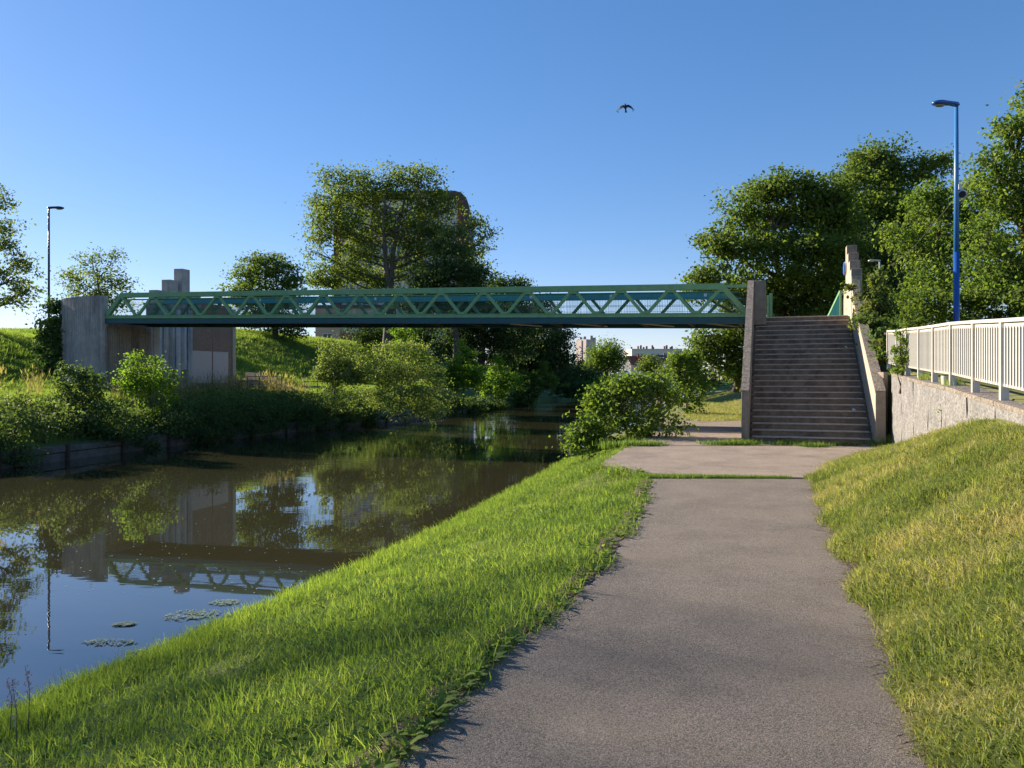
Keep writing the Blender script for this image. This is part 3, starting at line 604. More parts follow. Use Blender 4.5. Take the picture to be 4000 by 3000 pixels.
# lower brick wing with pink gable, in front
g2 = at(1232, 1372, 100)
bw = empty('brick_building', Vector((g2.x, 100, 1.5)), 0, 'low red brick building with a pinkish rendered end beyond the grassy hill', 'building')
h2 = (1485-1180)/F*100; Wb = (1560-1232)/F*100
wallbox(bw, 'end_wall', 0, 3.2, 0, 9, 0, h2-.6, M['bldg_pink'])
wallbox(bw, 'wall', 3.22, Wb, .1, 9, 0, h2*.62, M['brick_red'])
wallbox(bw, 'upper_wall', 3.22, Wb, .4, 9, h2*.62+.01, h2-.6, M['bldg_white'])
wallbox(bw, 'roof', -.2, Wb+.2, -.2, 9.2, h2-.59, h2-.3, M['roof_slate'])
for k in range(2): window(bw, 1.6, 1.9+k*3, 1.3, 1.3)
for k in range(4): window(bw, 4.6+k*1.8, h2*.62+.8, 1.1, 1.3, y=.4)
# small flat car roof shape beyond the hill
def car(name, label, loc_, rz, m, s=1.):
    e = empty(name, loc_, rz, label, 'car')
    sec = [(-2.1, .35, .75), (-1.9, .3, .95), (-1.1, .28, 1.0), (-.5, .28, 1.42), (.9, .28, 1.46), (1.75, .3, 1.05), (2.05, .32, .95), (2.15, .4, .7)]
    mb = MB()
    for (x, z0_, z1_) in sec:
        wd = .86 if z1_ < 1.2 else .72
        mb.v += [(x, -.86, z0_), (x, -.88, .7), (x, -wd, z1_), (x, wd, z1_), (x, .88, .7), (x, .86, z0_)]
    for i in range(len(sec)-1):
        for j in range(6): mb.f.append((6*i+j, 6*i+(j+1) % 6, 6*i+6+(j+1) % 6, 6*i+6+j))
    mb.f += [(5, 4, 3, 2, 1, 0), tuple(6*(len(sec)-1)+j for j in range(6))]
    mb.build('body', m, e)
    for sy_ in (-1, 1):
        MB().add([(-1.0, sy_*.86, .98), (-.5, sy_*.76, 1.34), (.85, sy_*.76, 1.36), (1.5, sy_*.86, 1.02)], [(0,1,2,3) if sy_ < 0 else (3,2,1,0)]).build('side_window', M['pane'], e)
        for x in (-1.3, 1.3):
            MB().tube([(x, sy_*.70, .33), (x, sy_*.90, .33)], .33, 16).build('wheel', M['black'], e)
    MB().add([(-1.06, -.7, 1.03), (-1.06, .7, 1.03), (-.52, .62, 1.42), (-.52, -.62, 1.42)], [(0,1,2,3)]).build('windscreen', M['pane'], e, loc_=(-.02, 0, .01))
    return e
car('parked_car', 'pale grey car roof showing beside the poplar trunks beyond the hill', Vector((at(1450, 0, 92).x, 92, 3.6)), .3, mat('car_grey', (.45, .47, .5), .3))
car('parked_car', 'small white car parked in front of the white gabled house far down the canal', Vector((at(2432, 0, 190).x, 190, 2.6)), .9, mat('car_white', (.7, .71, .72), .3))
car('parked_car', 'small white car parked lower, next to the dark round tree far down the canal', Vector((at(2404, 0, 176).x, 176, 1.2)), .7, mat('car_white_b', (.68, .68, .7), .3))
# distant tower block
tb = at(2256, 1425, 420); W1 = (2292-2256)/F*420; W2 = (2332-2290)/F*420; Ht = (1485-1325)/F*420
tw = empty('tower_block', Vector((at(2290, 0, 420).x, 420, 1.6)), 0, 'distant beige tower block with small windows down its right side', 'building')
A = Vector((0, 0)); lft = Vector((-W1*1.0, 7.)); rgt = Vector((W2*1.05, 8.))
pts = [(0, 0), (rgt.x, rgt.y), (rgt.x+lft.x, rgt.y+lft.y), (lft.x, lft.y)]
MB().prism(pts, 0, Ht, 'z').build('wall', mat('tower_render', (.50, .40, .36), .85), tw)
for i, (u_, v_, hh) in enumerate(((.2, .4, 1.4), (.4, .5, 1.8), (.75, .5, 2.3), (.9, .3, 1.2))):
    p = lft*(1-u_)*.9+rgt*u_; MB().box(p.x-.7, p.x+.7, p.y*.6+1, p.y*.6+3, Ht+.01, Ht+hh).build('roof_unit', M['bldg_grey'], tw)
dr = rgt.normalized(); ang = math.atan2(dr.y, dr.x)
for f_ in range(10):
    for k in (1.0, 2.6, 4.6):
        p = rgt*(k/6.2); o = inst(window(tw, 0, -50, 1.0, 1.3).data, 'window', tw, (p.x+.04*dr.y, p.y-.04*dr.x, 1.+f_*Ht/10.3), (0, 0, ang))
        inst(win_cache[(1.0, 1.3, False, .0)][1], 'pane', o)
for o in list(tw.children):
    if abs(o.location.z+50) < 1e-3:
        for c_ in list(o.children): bpy.data.objects.remove(c_)
        bpy.data.objects.remove(o)
MB().box(-W1*.45-.1, -W1*.45+.2, 2.6, 3.2, 0, Ht-.5).build('joint_strip', mat('tower_joint', (.33, .22, .19), .9), tw)
# long white apartment slab
D = 300; a = at(2468, 1362, D); Wl = (2665-2468)/F*D
lb = empty('apartment_slab', Vector((a.x, D, 1.6)), 0, 'long low white apartment slab with many roof chimneys far down the canal', 'building')
Hs = (1485-1366)/F*D; wx = (2472-2459)/F*D
wallbox(lb, 'wall', 0, Wl, 0, 10, 0, Hs, M['bldg_white'])
MB().add([(-.01, 0, 0), (-.01, 0, Hs+.2), (-wx-.5, 9, Hs+.2), (-wx-.5, 9, 0)], [(0, 3, 2, 1)]).build('end_wall', mat('end_render_sunlit', (.7, .62, .54), .8), lb)  # gable gets a paler, warmer tone: sunlight put into its colour
wallbox(lb, 'roof', -.1, Wl, -.3, 10.2, Hs+.01, Hs+.35, M['bldg_white'])
for f_ in range(3):
    z = Hs-3.0-f_*2.9
    wallbox(lb, 'balcony_band', 1.2, Wl-1.5, -.35, -.02, z-.75, z-.05, M['bldg_white'])
    for k in range(9): window(lb, 2.2+k*1.95, z, 1.35, 1.6, y=-.02, shut=.5 if k % 3 == 2 else 0)
for k, x in enumerate((.4, 3.0, 4.1, 5.2, 6.4, 8.6, 9.0, 13.4, 14.3, 15.8, 16.4)):
    wallbox(lb, 'chimney', x-.3, x+.3, 3, 4, Hs+.36, Hs+1.2+(k % 3)*.35, M['brick_red'] if k % 2 else M['roof_brown'])
# white gabled house
def house(label, px0, pxg, px1, pyr, pye, pyb, D, mw, mr, fore=3.5):
    e = empty('house', Vector((at(pxg, 0, D).x, D, at(0, pyb, D).z)), 0, label, 'house')
    wg = (pxg-px0)/F*D; wl_ = (px1-pxg)/F*D; he = (pyb-pye)/F*D; hr = (pyb-pyr)/F*D
    gb = [(-wg, wg*.9), (0, 0)]
    v = [(0,0,-3),(0,0,he),(-wg/2,wg*.45,hr-.15),(-wg,wg*.9,he),(-wg,wg*.9,-3)]
    w_ = [(x+wl_, y+1.5, z) for x, y, z in v]
    MB().add(v+w_, [(0,1,2,3,4), (9,8,7,6,5), (0,5,6,1), (3,8,9,4)]).build('wall', mw, e)
    ov = .35
    r_ = [(0+ov*.5,-ov,he-.25),(-wg/2,wg*.45,hr+.05),(-wg-ov*.5,wg*.9+ov,he-.25)]
    L0 = [(x-ov*.6, y-.1, z) for x, y, z in r_]; L1 = [(x+wl_+.3, y+1.5, z) for x, y, z in r_]
    MB().add(L0+L1+[(x, y, z-.12) for x, y, z in L0+L1], [(0,3,4,1),(1,4,5,2),(6,7,10,9),(7,8,11,10),(0,1,7,6),(1,2,8,7),(3,9,10,4),(4,10,11,5),(0,6,9,3),(2,5,11,8)]).build('roof', mr, e)
    MB().box(wl_*.35, wl_*.35+.5, .8, 1.3, he, hr+.6).build('chimney', M['brick_red'], e)
    a_ = math.atan2(-.9, 1)
    for (t, z, s) in ((.5, he*.95, .7), (.4, he*.42, 1.)):
        if he > 2.5: 
            f = inst(win_cache[(1.0, 1.3, False, .0)][0], 'window', e, (-wg*t-.05, wg*.9*t-.05, z*.9), (0, 0, a_), (s, 1, s)); inst(win_cache[(1.0, 1.3, False, .0)][1], 'pane', f)
    for k in range(2):
        f = inst(win_cache[(1.0, 1.3, False, .0)][0], 'window', e, (wl_*(.3+.4*k), .45*(.3+.4*k)*1.2-.06, he*.35), (0, 0, .1)); inst(win_cache[(1.0, 1.3, False, .0)][1], 'pane', f)
    return e
house('white gabled house with red brown tiled roof far down the canal', 2437, 2465, 2540, 1390, 1420, 1447, 200, mat('house_white', (.66, .58, .5), .8), M['roof_red'])
house('grey roofed house right of the small round tree far down the canal', 2560, 2570, 2640, 1387, 1405, 1450, 220, M['bldg_pink'], M['roof_slate'])
house('small white outbuilding with open front at the far right of the distant houses', 2588, 2600, 2640, 1411, 1417, 1446, 180, mat('house_cream', (.7, .64, .55), .8), M['roof_slate'])

# ------------------------------------------------------------------ foliage
def leaves_np(P, N, size, fold=.12, asp=.62):
    """rhombic leaf quads at points P with normals N"""
    n_ = len(P); A = RNG.normal(size=(n_, 3)); A -= (A*N).sum(1, keepdims=True)*N; A /= np.linalg.norm(A, axis=1, keepdims=True)+1e-9
    B = np.cross(N, A); s = (size*RNG.uniform(.6, 1.25, n_))[:, None]
    V = np.stack([P-A*s*.5, P+B*s*asp*.5+N*s*fold, P+A*s*.5-N*s*fold, P-B*s*asp*.5+N*s*fold], 1).reshape(-1, 3)
    return V, np.arange(n_*4).reshape(-1, 4)
def crown_np(blobs, dens, per, cr, size, upbias=.5, flat=.6, fill=.35, droop=0.):
    Ps = []; Ns = []; T = []; centers = []
    for c, r in blobs:
        c = np.array(c); r = np.array(r); area = 4*math.pi*((r[0]*r[1])**1.6+(r[0]*r[2])**1.6+(r[1]*r[2])**1.6)**(1/1.6)/3**(1/1.6)
        k = max(4, int(area*dens)); d = RNG.normal(size=(k, 3)); d /= np.linalg.norm(d, axis=1, keepdims=True)
        rad = np.where(RNG.random(k) < fill, RNG.uniform(.25, .8, k), RNG.uniform(.78, 1.12, k))[:, None]
        # lumpy outline
        lump = 1+.14*np.sin(d[:, :1]*5+c[0])*np.sin(d[:, 1:2]*6+c[1])+.12*np.sin(d[:, 2:3]*7+c[2]*2)
        cc = c+d*rad*r*lump; kk = 3.4/r.mean()
        holes = np.sin(cc[:, 0]*kk+1.3)*np.sin(cc[:, 1]*kk*.9+c[2])+np.sin(cc[:, 2]*kk*1.3+c[0])*.8+RNG.normal(size=k)*.25
        cc = cc[(holes > -.75)]; d = d[(holes > -.75)]; k = len(cc)
        centers.append(cc[:: max(1, k//9)])
        pn = RNG.poisson(per, k)+2; idx = np.repeat(np.arange(k), pn)
        off = RNG.normal(size=(len(idx), 3))*cr*RNG.uniform(.6, 1.3, k)[idx][:, None]; off[:, 2] *= flat; off[:, 2] -= droop*np.abs(off[:, 0])
        p = cc[idx]+off; nn = RNG.normal(size=(len(idx), 3))*.75+d[idx]*.45+np.array([0, 0, upbias]); nn /= np.linalg.norm(nn, axis=1, keepdims=True)
        tt = RNG.uniform(0, 1, k)[idx]*.55+RNG.uniform(0, 1, len(idx))*.45
        Ps.append(p); Ns.append(nn); T.append(tt)
    P = np.concatenate(Ps); V, Q = leaves_np(P, np.concatenate(Ns), size); return V, Q, np.concatenate(T), centers
LEAFCOUNT = 0; DK, SK = 1.75, .95
def blobs_px(lst, D, dj=.35, k=1.):
    out = []
    for i, b_ in enumerate(lst):
        px, py, rx, ry = b_[:4]; dd = b_[4]-D if len(b_) > 4 else RNG.uniform(-dj, dj)*rx/F*D*2
        d2 = D+dd; c = at(px, py, d2); out.append((tuple(c), (rx/F*d2*k, rx/F*d2*k*.9, ry/F*d2*k)))
    return out
def tree(name, label, cat, blobs, base, r0, leaf, size, dens=1.0, per=26, cr=.42, fill=.35, bark='bark', group=None, trunks=1, fork=.35, upbias=.5, flat=.6, limbs=True, droop=0., thick=1.):
    global LEAFCOUNT
    e = empty(name, base, 0, label, cat, group)
    V, Q, T, cs = crown_np(blobs, dens*DK, per*1.75, cr*.92, size*SK, upbias, flat, fill, droop); LEAFCOUNT += len(Q)
    b3 = np.array(base)
    np_obj('crown', np_mesh('crown', V-b3, Q, L[leaf], T), e)
    top = max(c[2]+r[2]*.4 for c, r in blobs); cx = np.mean([c[0] for c, r in blobs]); cy = np.mean([c[1] for c, r in blobs])
    H = top-base[2]; tips = Vector((cx-base[0], cy-base[1], 0))
    tk = MB(); lb_ = MB()
    axes = []
    for t_ in range(trunks):
        o_ = Vector((t_*r0*2.4, t_*.3, -.4)); n_ = 7; pts = []
        for i in range(n_):
            f_ = i/(n_-1); pts.append(o_+tips*(f_**1.6)*.8+Vector((math.sin(f_*5+t_*2)*r0*1.2, math.cos(f_*4)*r0, f_*H*.92)))
        tk.tube(pts, [r0*(1.15-f_*1.0) if f_ < .9 else r0*.15 for f_ in np.linspace(0, 1, n_)], 8); axes.append(pts)
    if limbs:
        for bi, ((c, r), cc) in enumerate(zip(blobs, cs)):
            pts = axes[bi % trunks]; c = Vector(c)-Vector(base)
            hz = max(H*.12, min(c.z-.35*math.hypot(c.x-tips.x*.5, c.y), H*.8)); j = hz/(H*.92)*(len(pts)-1); j0 = int(max(0, min(j, len(pts)-2))); st_ = pts[j0].lerp(pts[j0+1], max(0, min(1, j-j0)))
            rr_ = r0*(.55-.35*min(1, hz/H))*thick; mid = st_.lerp(c, .5)+Vector((0, 0, -.06*(c-st_).length))
            lb_.tube([st_, mid, c], [rr_, rr_*.65, rr_*.3], 6, cap=False)
            for q in cc[:7]:
                q = Vector(q)-Vector(base); m_ = c.lerp(q, .55)+Vector((0, 0, .1)); lb_.tube([mid.lerp(c, .6), m_, q], [rr_*.35, rr_*.2, rr_*.07], 4, cap=False)
    if base[2] > -50:
        tk.build('trunk', M[bark], e, smooth=True)
        if lb_.f: lb_.build('limbs', M[bark], e, smooth=True)
    return e

# big poplar
PB = [(1345,735,95,80),(1470,760,95,85),(1560,705,70,65),(1650,705,60,60),(1705,765,45,40),(1255,800,55,50),(1300,870,85,75),(1420,880,105,85),(1560,850,105,85),(1680,860,85,75),(1770,810,45,40),(1860,880,40,45),(1885,945,35,55),(1235,905,38,55),(1400,990,100,75),(1300,1060,85,60),(1470,1085,110,70),(1250,1100,55,48),(1600,990,100,75),(1870,1030,50,60),(1860,1110,55,50),(1730,950,80,70),(1240,985,30,30)]
tree('poplar_tree', 'huge spreading poplar with forked grey trunks, in front of the apartment block', 'tree', blobs_px(PB, 75), (at(1490, 0, 75).x, 75, 2.6), .46, 'poplar', .30, dens=.78, per=19, cr=.62, fill=.3, bark='bark_grey', trunks=2, thick=.8)
tree('evergreen_tree', 'dark dense tree standing in front of the right side of the big poplar', 'tree', blobs_px([(1760,950,70,60),(1750,1050,95,75),(1690,1110,85,60),(1850,1090,60,60),(1800,1160,110,65),(1620,1170,80,50)], 68), (at(1770, 0, 68).x, 68, 2.), .3, 'dark', .24, dens=1.5, per=24, cr=.5)
tree('dark_tree', 'mass of deep green foliage under the middle of the bridge, left of the canal bend', 'tree', blobs_px([(1800,1340,120,100),(1950,1320,130,110),(1860,1220,150,80),(1990,1180,110,70),(1950,1110,45,35),(2010,1120,40,35)], 80), (at(1860, 0, 80).x, 80, 1.5), .22, 'dark', .28, dens=1.2, per=24, cr=.55, trunks=2)
tree('dark_tree', 'dark spreading tree at the right end of the black tree mass by the canal', 'tree', blobs_px([(2090,1320,110,100),(2180,1370,60,75),(2100,1230,80,60),(2060,1400,140,60),(2200,1300,30,40)], 92), (at(2080, 0, 92).x, 92, 1.), .25, 'dark', .30, dens=1.2, per=24, cr=.6)
tree('dark_tree', 'dark low tree seen through the bridge truss left of the poplar trunks', 'tree', blobs_px([(1430,1320,70,55),(1520,1310,60,60),(1600,1330,80,70),(1660,1250,80,70)], 84), (at(1425, 0, 84).x, 84, 3.0), .2, 'dark', .28, dens=.9, per=22, cr=.5)
tree('layered_tree', 'rounded dark green tree with layered boughs behind the bridge, right of the abutment towers', 'tree', blobs_px([(1040,1030,85,38),(965,1080,62,38),(1075,1075,80,45),(1140,1110,45,48),(1000,1145,100,50),(1100,1170,90,55),(960,1160,60,45),(1050,1240,110,50),(1130,1290,50,35)], 66), (at(1060, 0, 66).x, 66, 4.), .3, 'maple', .26, dens=1.15, per=24, cr=.5, flat=.35, upbias=1.)
tree('young_tree', 'light young tree above the left abutment, next to the dark lamp post', 'tree', blobs_px([(355,1015,42,40),(440,1025,42,40),(300,1085,55,42),(400,1090,75,55),(475,1085,38,45),(350,1145,80,40),(440,1190,75,55),(350,1240,60,45)], 60), (at(400, 0, 60).x, 60, 4.2), .16, 'poplar', .22, dens=.95, per=17, cr=.42)
tree('bank_tree', 'sunlit branches hanging in from the left edge of the view', 'tree', blobs_px([(15,885,50,38),(45,960,50,42),(85,1025,50,42),(60,1085,80,52),(115,1130,38,42),(60,1170,50,35),(-90,900,90,80),(-120,1050,110,120),(-260,960,130,150),(-40,780,80,60)], 43), (-33.5, 43.5, 4.3), .28, 'poplar', .19, dens=1.5, per=17, cr=.32, thick=.6)
# shade trees standing on the near part of the left bank, just outside the view
for i, (x, y_, h, r) in enumerate(((-29, 20.5, 10.4, 2.5), (-34.5, 24.0, 11., 2.2), (-28.5, 15.0, 10.2, 2.6))):
    zb_ = 3.0; bl_ = [((x+RNG.uniform(-1, 1)*r*.7, y_+RNG.uniform(-1, 1)*r*.7, zb_+h*f_), (r*s, r*s, r*s*.7)) for f_, s in ((.5, .7), (.62, .8), (.75, .75), (.88, .6), (1., .4), (.68, .7), (.82, .6))]
    tree('bank_tree', ('round leafy tree on the left bank outside the view, nearest the camera side', 'second leafy tree of the left bank outside the view', 'third leafy tree of the left bank outside the view')[i], 'tree', bl_, (x, y_, zb_-.3), .22, 'poplar', .24, dens=.4, per=11, cr=.5)
# right side trees
R1 = [(2990,745,90,60),(3100,740,90,70),(2890,830,90,80),(3040,870,130,100),(3190,790,100,95),(3265,770,70,70),(3270,880,90,80),(3280,1000,90,90),(2820,960,95,80),(2950,1010,130,95),(3130,1000,140,110),(2760,1080,75,55),(2860,1150,115,75),(3040,1150,140,90),(3220,1120,110,100),(2720,1140,45,40)]
tree('maple_tree', 'big dark green maple behind the right end of the bridge', 'tree', blobs_px(R1, 46), (at(3060, 0, 46).x, 47, 1.6), .34, 'maple', .25, dens=1.5, per=22, cr=.42, fill=.45)
tree('maple_tree', 'low sweeping maple seen under the right end of the bridge, above the sunlit grass', 'tree', blobs_px([(2745,1330,65,50),(2830,1330,90,70),(2900,1290,90,70),(2850,1420,85,60),(2760,1400,60,55),(2900,1430,70,60),(2710,1380,30,40)], 50), (at(2875, 0, 50).x, 50, 1.2), .22, 'maple', .24, dens=1.5, per=22, cr=.38)
tree('maple_tree', 'tall dark tree rising behind the stepped concrete blocks', 'tree', blobs_px([(3430,625,95,70),(3350,700,105,85),(3510,680,95,85),(3390,810,150,100),(3550,800,120,100),(3640,660,60,55),(3690,625,38,30),(3290,880,120,110),(3450,930,150,120),(3340,1060,130,110),(3460,1120,130,100),(3600,920,100,100)], 54), (at(3460, 0, 54).x, 54, 1.5), .34, 'maple', .26, dens=1.35, per=22, cr=.46, fill=.45)
tree('dark_tree', 'very dark undergrowth tree filling the gap behind the grey lamp post', 'tree', blobs_px([(3380,1000,120,120),(3480,1080,120,120),(3390,1180,140,90),(3500,1230,110,80),(3250,1190,130,80),(3100,1230,160,70)], 48), (at(3420, 0, 48).x, 48, 1.5), .2, 'dark', .26, dens=1.3, per=22, cr=.5)
tree('ash_tree', 'yellow green tree right behind the blue lamp post', 'tree', blobs_px([(3650,765,90,62),(3590,850,90,75),(3720,850,95,85),(3530,945,75,50),(3650,980,120,95),(3770,960,80,90),(3600,1110,110,75),(3720,1110,100,75),(3800,720,60,50),(3810,820,80,80),(3800,930,70,80),(3830,1050,70,80),(3480,905,45,35)], 38), (at(3690, 0, 38).x, 39, 1.6), .24, 'light', .2, dens=1.6, per=22, cr=.34, fill=.4)
tree('ash_tree', 'tall bright green tree filling the right edge of the view', 'tree', blobs_px([(4010,400,55,75),(3935,520,60,45),(3990,540,70,80),(3880,640,80,55),(3970,700,100,90),(3860,760,90,75),(3960,850,120,110),(3850,940,95,85),(3950,1030,130,105),(3850,1120,110,85),(3980,1180,120,110),(4120,700,130,200),(4120,1000,130,200),(4060,480,60,100)], 29), (at(4060, 0, 29).x, 30, 1.6), .3, 'light', .17, dens=2.2, per=22, cr=.28, fill=.4)
tree('hedge_shrub', 'leafy green thicket just behind the left half of the white fence', 'shrub', blobs_px([(3560,1190,80,60),(3660,1200,90,60),(3770,1190,90,60),(3880,1190,100,65),(3560,1260,90,50),(3700,1270,100,50),(3850,1270,110,50),(3980,1250,90,60)], 30), (at(3700, 0, 30).x, 30, 1.7), .06, 'maple', .16, dens=2.6, per=20, cr=.28)
tree('round_tree', 'rounded sunlit tree right of the distant tower block', 'tree', blobs_px([(2370,1370,55,42),(2340,1400,50,40),(2400,1400,45,40),(2360,1440,70,40),(2310,1440,40,35)], 160), (at(2365, 0, 160).x, 160, .8), .4, 'light', .42, dens=.8, per=16, cr=.8)
tree('round_tree', 'small round olive tree in front of the distant red roof', 'tree', blobs_px([(2540,1410,36,25),(2555,1435,38,25),(2525,1440,30,22)], 150), (at(2545, 0, 150).x, 150, .8), .25, 'poplar', .36, dens=.9, per=16, cr=.6)
tree('round_tree', 'bushy tree tops at the right of the distant houses', 'tree', blobs_px([(2660,1400,45,40),(2620,1440,40,30),(2690,1440,40,40)], 120), (at(2660, 0, 120).x, 120, .8), .25, 'maple', .34, dens=.9, per=16, cr=.6)
tree('far_trees', 'dark trees along the far left bank where the canal bends', 'trees', blobs_px([(2230,1450,70,50),(2150,1460,90,50),(2310,1480,60,30),(2270,1500,60,30),(2050,1470,90,50)], 112), (at(2200, 0, 112).x, 112, .6), .2, 'dark', .34, dens=.9, per=20, cr=.6)
tree('far_shrubs', 'row of low shrubs beyond the grass, seen under the right bridge end', 'shrubs', blobs_px([(2700,1480,50,26),(2780,1478,50,26),(2860,1470,50,30),(2640,1490,40,22),(2930,1470,40,30)], 72), (at(2780, 0, 72).x, 72, 1.2), .1, 'maple', .26, dens=1.2, per=18, cr=.45)
tree('far_shrubs', 'low dark shrubs closing off the far end of the canal', 'shrubs', blobs_px([(2200,1525,50,18),(2270,1525,50,16),(2340,1520,45,18),(2130,1530,50,18)], 117), (at(2250, 0, 117).x, 117, -.2), .1, 'bramble', .3, dens=1.2, per=18, cr=.5)
tree('far_trees', 'pale scrubby trees right of the canal bend behind the bright bush', 'trees', blobs_px([(2420,1500,40,22),(2480,1495,50,20),(2350,1500,26,20),(2290,1520,50,18),(2370,1525,50,15)], 98), (at(2440, 0, 98).x, 98, .4), .15, 'bush', .3, dens=.9, per=16, cr=.5)

# ------------------------------------------------------------------ bank bushes
def Dq(px):
    y = 15.
    while y < 130 and (px-2000)/F*y > I(xq, y) - 1e-6 and False: y += .1
    best = min(np.arange(14, 125, .1), key=lambda t: abs((px-2000)/F*t-I(xq, t))); return float(best)
def bush(label, lst, D, gz, leaf='bramble', size=.12, dens=3., per=16, cr=.2, name='bush', cat='bush', group=None, spires=(), **k):
    bl_ = blobs_px(lst, D, dj=.2)
    for (px, y0, y1, wd) in spires:
        d_ = D+RNG.uniform(-.5, .5)
        for f_ in np.linspace(0, 1, 7): bl_.append((tuple(at(px+RNG.uniform(-1, 1)*wd*.3, y1+(y0-y1)*f_, d_)), (wd/F*D*(1-.75*f_)+.03,)*2+(abs(y1-y0)/12/F*D,)))
    b0 = bl_[0][0]
    return tree(name, label, cat, bl_, (b0[0], b0[1], gz), .035, leaf, size, dens=dens, per=per, cr=cr, group=group, limbs=True, trunks=1, **k)
bush('big pale willow bush leaning over the far bank below the bridge', [(1560,1400,100,70),(1640,1440,95,75),(1500,1440,70,60),(1600,1520,130,80),(1690,1560,80,70),(1480,1530,70,60),(1620,1600,110,60),(1590,1350,60,35)], 43, .3, 'willow', .13, dens=2.4, per=18, cr=.26, name='willow_bush')
bush('tall leafy shoots standing left of the pale willow bush', [(1300,1480,70,45),(1370,1460,60,50),(1270,1430,30,40)], 43, .6, 'willow', .14, spires=((1262,1330,1480,34),(1320,1330,1470,40),(1375,1345,1480,38),(1420,1400,1490,30)))
bush('sunlit young tree shoots rising between the willow bush and the dark trees', [(1570,1320,70,50),(1640,1400,60,50)], 54, .6, 'bush', .18, spires=((1600,1270,1420,40),(1560,1300,1400,35)), dens=2.)
bush('bright green pointed shrub at the right of the willow bush', [(1810,1480,70,55),(1760,1500,50,50),(1870,1480,60,50)], 57, .4, 'bush', .18, spires=((1800,1335,1470,42),(1855,1370,1480,34),(1760,1430,1500,30)), dens=2.)
bush('rounded yellow green shrub farther along the far bank', [(1960,1470,60,45),(2000,1500,50,40),(1930,1520,50,40)], 66, .4, 'bush', .2, spires=((1945,1395,1480,30),), dens=2.)
bush('dark green shrub by the waterline farther along the far bank', [(2080,1480,60,40),(2140,1500,60,40),(2050,1530,60,40)], 76, .3, 'maple', .22, dens=1.8, spires=((2120,1420,1490,25),))
bush('small dark shrub farthest along the far bank, where the water bends', [(2210,1520,50,30),(2260,1515,40,25)], 96, .3, 'dark', .26, dens=1.5)
bush('leafy sapling in front of the ribbed abutment wall', [(590,1510,75,60),(560,1470,50,40),(640,1480,45,45),(590,1560,80,50)], 30.2, .3, 'bush', .12, spires=((528,1390,1500,26),(600,1400,1500,32),(500,1450,1520,20)), dens=3., per=14)
bush('dark elder bush left of the sapling, with spiky tops', [(330,1590,95,55),(260,1590,50,45),(400,1590,60,45),(310,1660,110,50)], 26.8, .1, 'bramble', .13, spires=((252,1440,1550,26),(325,1450,1550,22),(365,1470,1560,22)))
bush('pale leafy shrub at the far left of the bank', [(40,1600,60,35),(-30,1570,60,50),(10,1640,60,40)], 24.6, .0, 'willow', .11)
bush('dark bramble mound spilling over the quay at the far left', [(60,1700,95,70),(-30,1720,80,70),(140,1680,70,60),(90,1770,60,40),(0,1780,60,35),(20,1650,90,50),(110,1800,60,26),(20,1820,70,22),(-20,1800,60,40)], Dq(60)-.25, -.5, 'bramble', .11)
mounds = [(420,1660,110,55,28.0),(520,1690,70,50,28.5),(640,1640,110,60,30),(760,1640,100,70,31.5),(560,1730,60,30,28.2),(860,1620,95,65,33),(960,1610,90,65,34.5),(1060,1600,85,60,36),(1160,1590,90,60,37.5),(1250,1590,80,60,39),(1340,1590,80,60,40.5),(1430,1610,70,50,41.5),(1750,1590,60,40,48),(1830,1570,70,40,52),(1920,1560,70,35,57),(2020,1550,70,30,65)]
places = ['under the curved wing wall','left of the rusty quay pile','below the leafy sapling','under the fluted slabs','hanging over the coping near the first pile','below the brown panels','below the small steps','under the blue handrail','right of the blue handrail','left of the tall shoots','under the tall shoots','at the left foot of the willow bush','at the right foot of the willow bush','below the pointed shrub','below the rounded yellow shrub','at the waterline far along the bank']
for (px, py, rx, ry, D), pl in zip(mounds, places):
    D = Dq(px)+(.15 if px < 700 else -.15); ry *= 1.15; py += (-8 if px < 700 else 12)
    bush('dark bramble mound '+pl, [(px,py,rx,ry*.85),(px-rx*.5,py+ry*.5,rx*.6,ry*.55),(px+rx*.5,py+ry*.4,rx*.6,ry*.6),(px,py+ry*.8,rx*.7,ry*.4)], D, -.5, 'bramble', .12 if D < 40 else .16, dens=2.8 if D < 40 else 2., name='bramble_mound', group='bramble mounds along the far quay')
hedge = [(60,1570,70,40),(170,1590,70,45),(250,1610,70,45),(480,1600,70,42),(700,1585,75,42),(800,1570,75,42),(900,1560,75,42),(1000,1560,75,38),(1100,1560,75,38),(1190,1555,70,38),(1400,1560,70,38),(1760,1560,60,34)]
for (px, py, rx, ry), pl in zip(hedge, ['at the left picture edge','left of the dark elder bush','right under the dark lamp post','between the elder bush and the sapling','just right of the sapling','below the left brown panel','below the right brown panel','in front of the small steps','in front of the blue handrail','right of the tall blue handrail','between the shoots and the willow','right below the willow bush']):
    bush('mid green leafy shrub of the hedge '+pl, [(px,py,rx,ry),(px-rx*.7,py+ry*.6,rx*.6,ry*.7),(px+rx*.7,py+ry*.6,rx*.6,ry*.7),(px+rx*.2,py+ry*1.2,rx*.8,ry*.6)], Dq(px)+.8, .0, 'hedge', .13, dens=2.8, per=13, cr=.22, name='hedge_shrub', cat='shrub', group='shrubs of the far quay hedge')
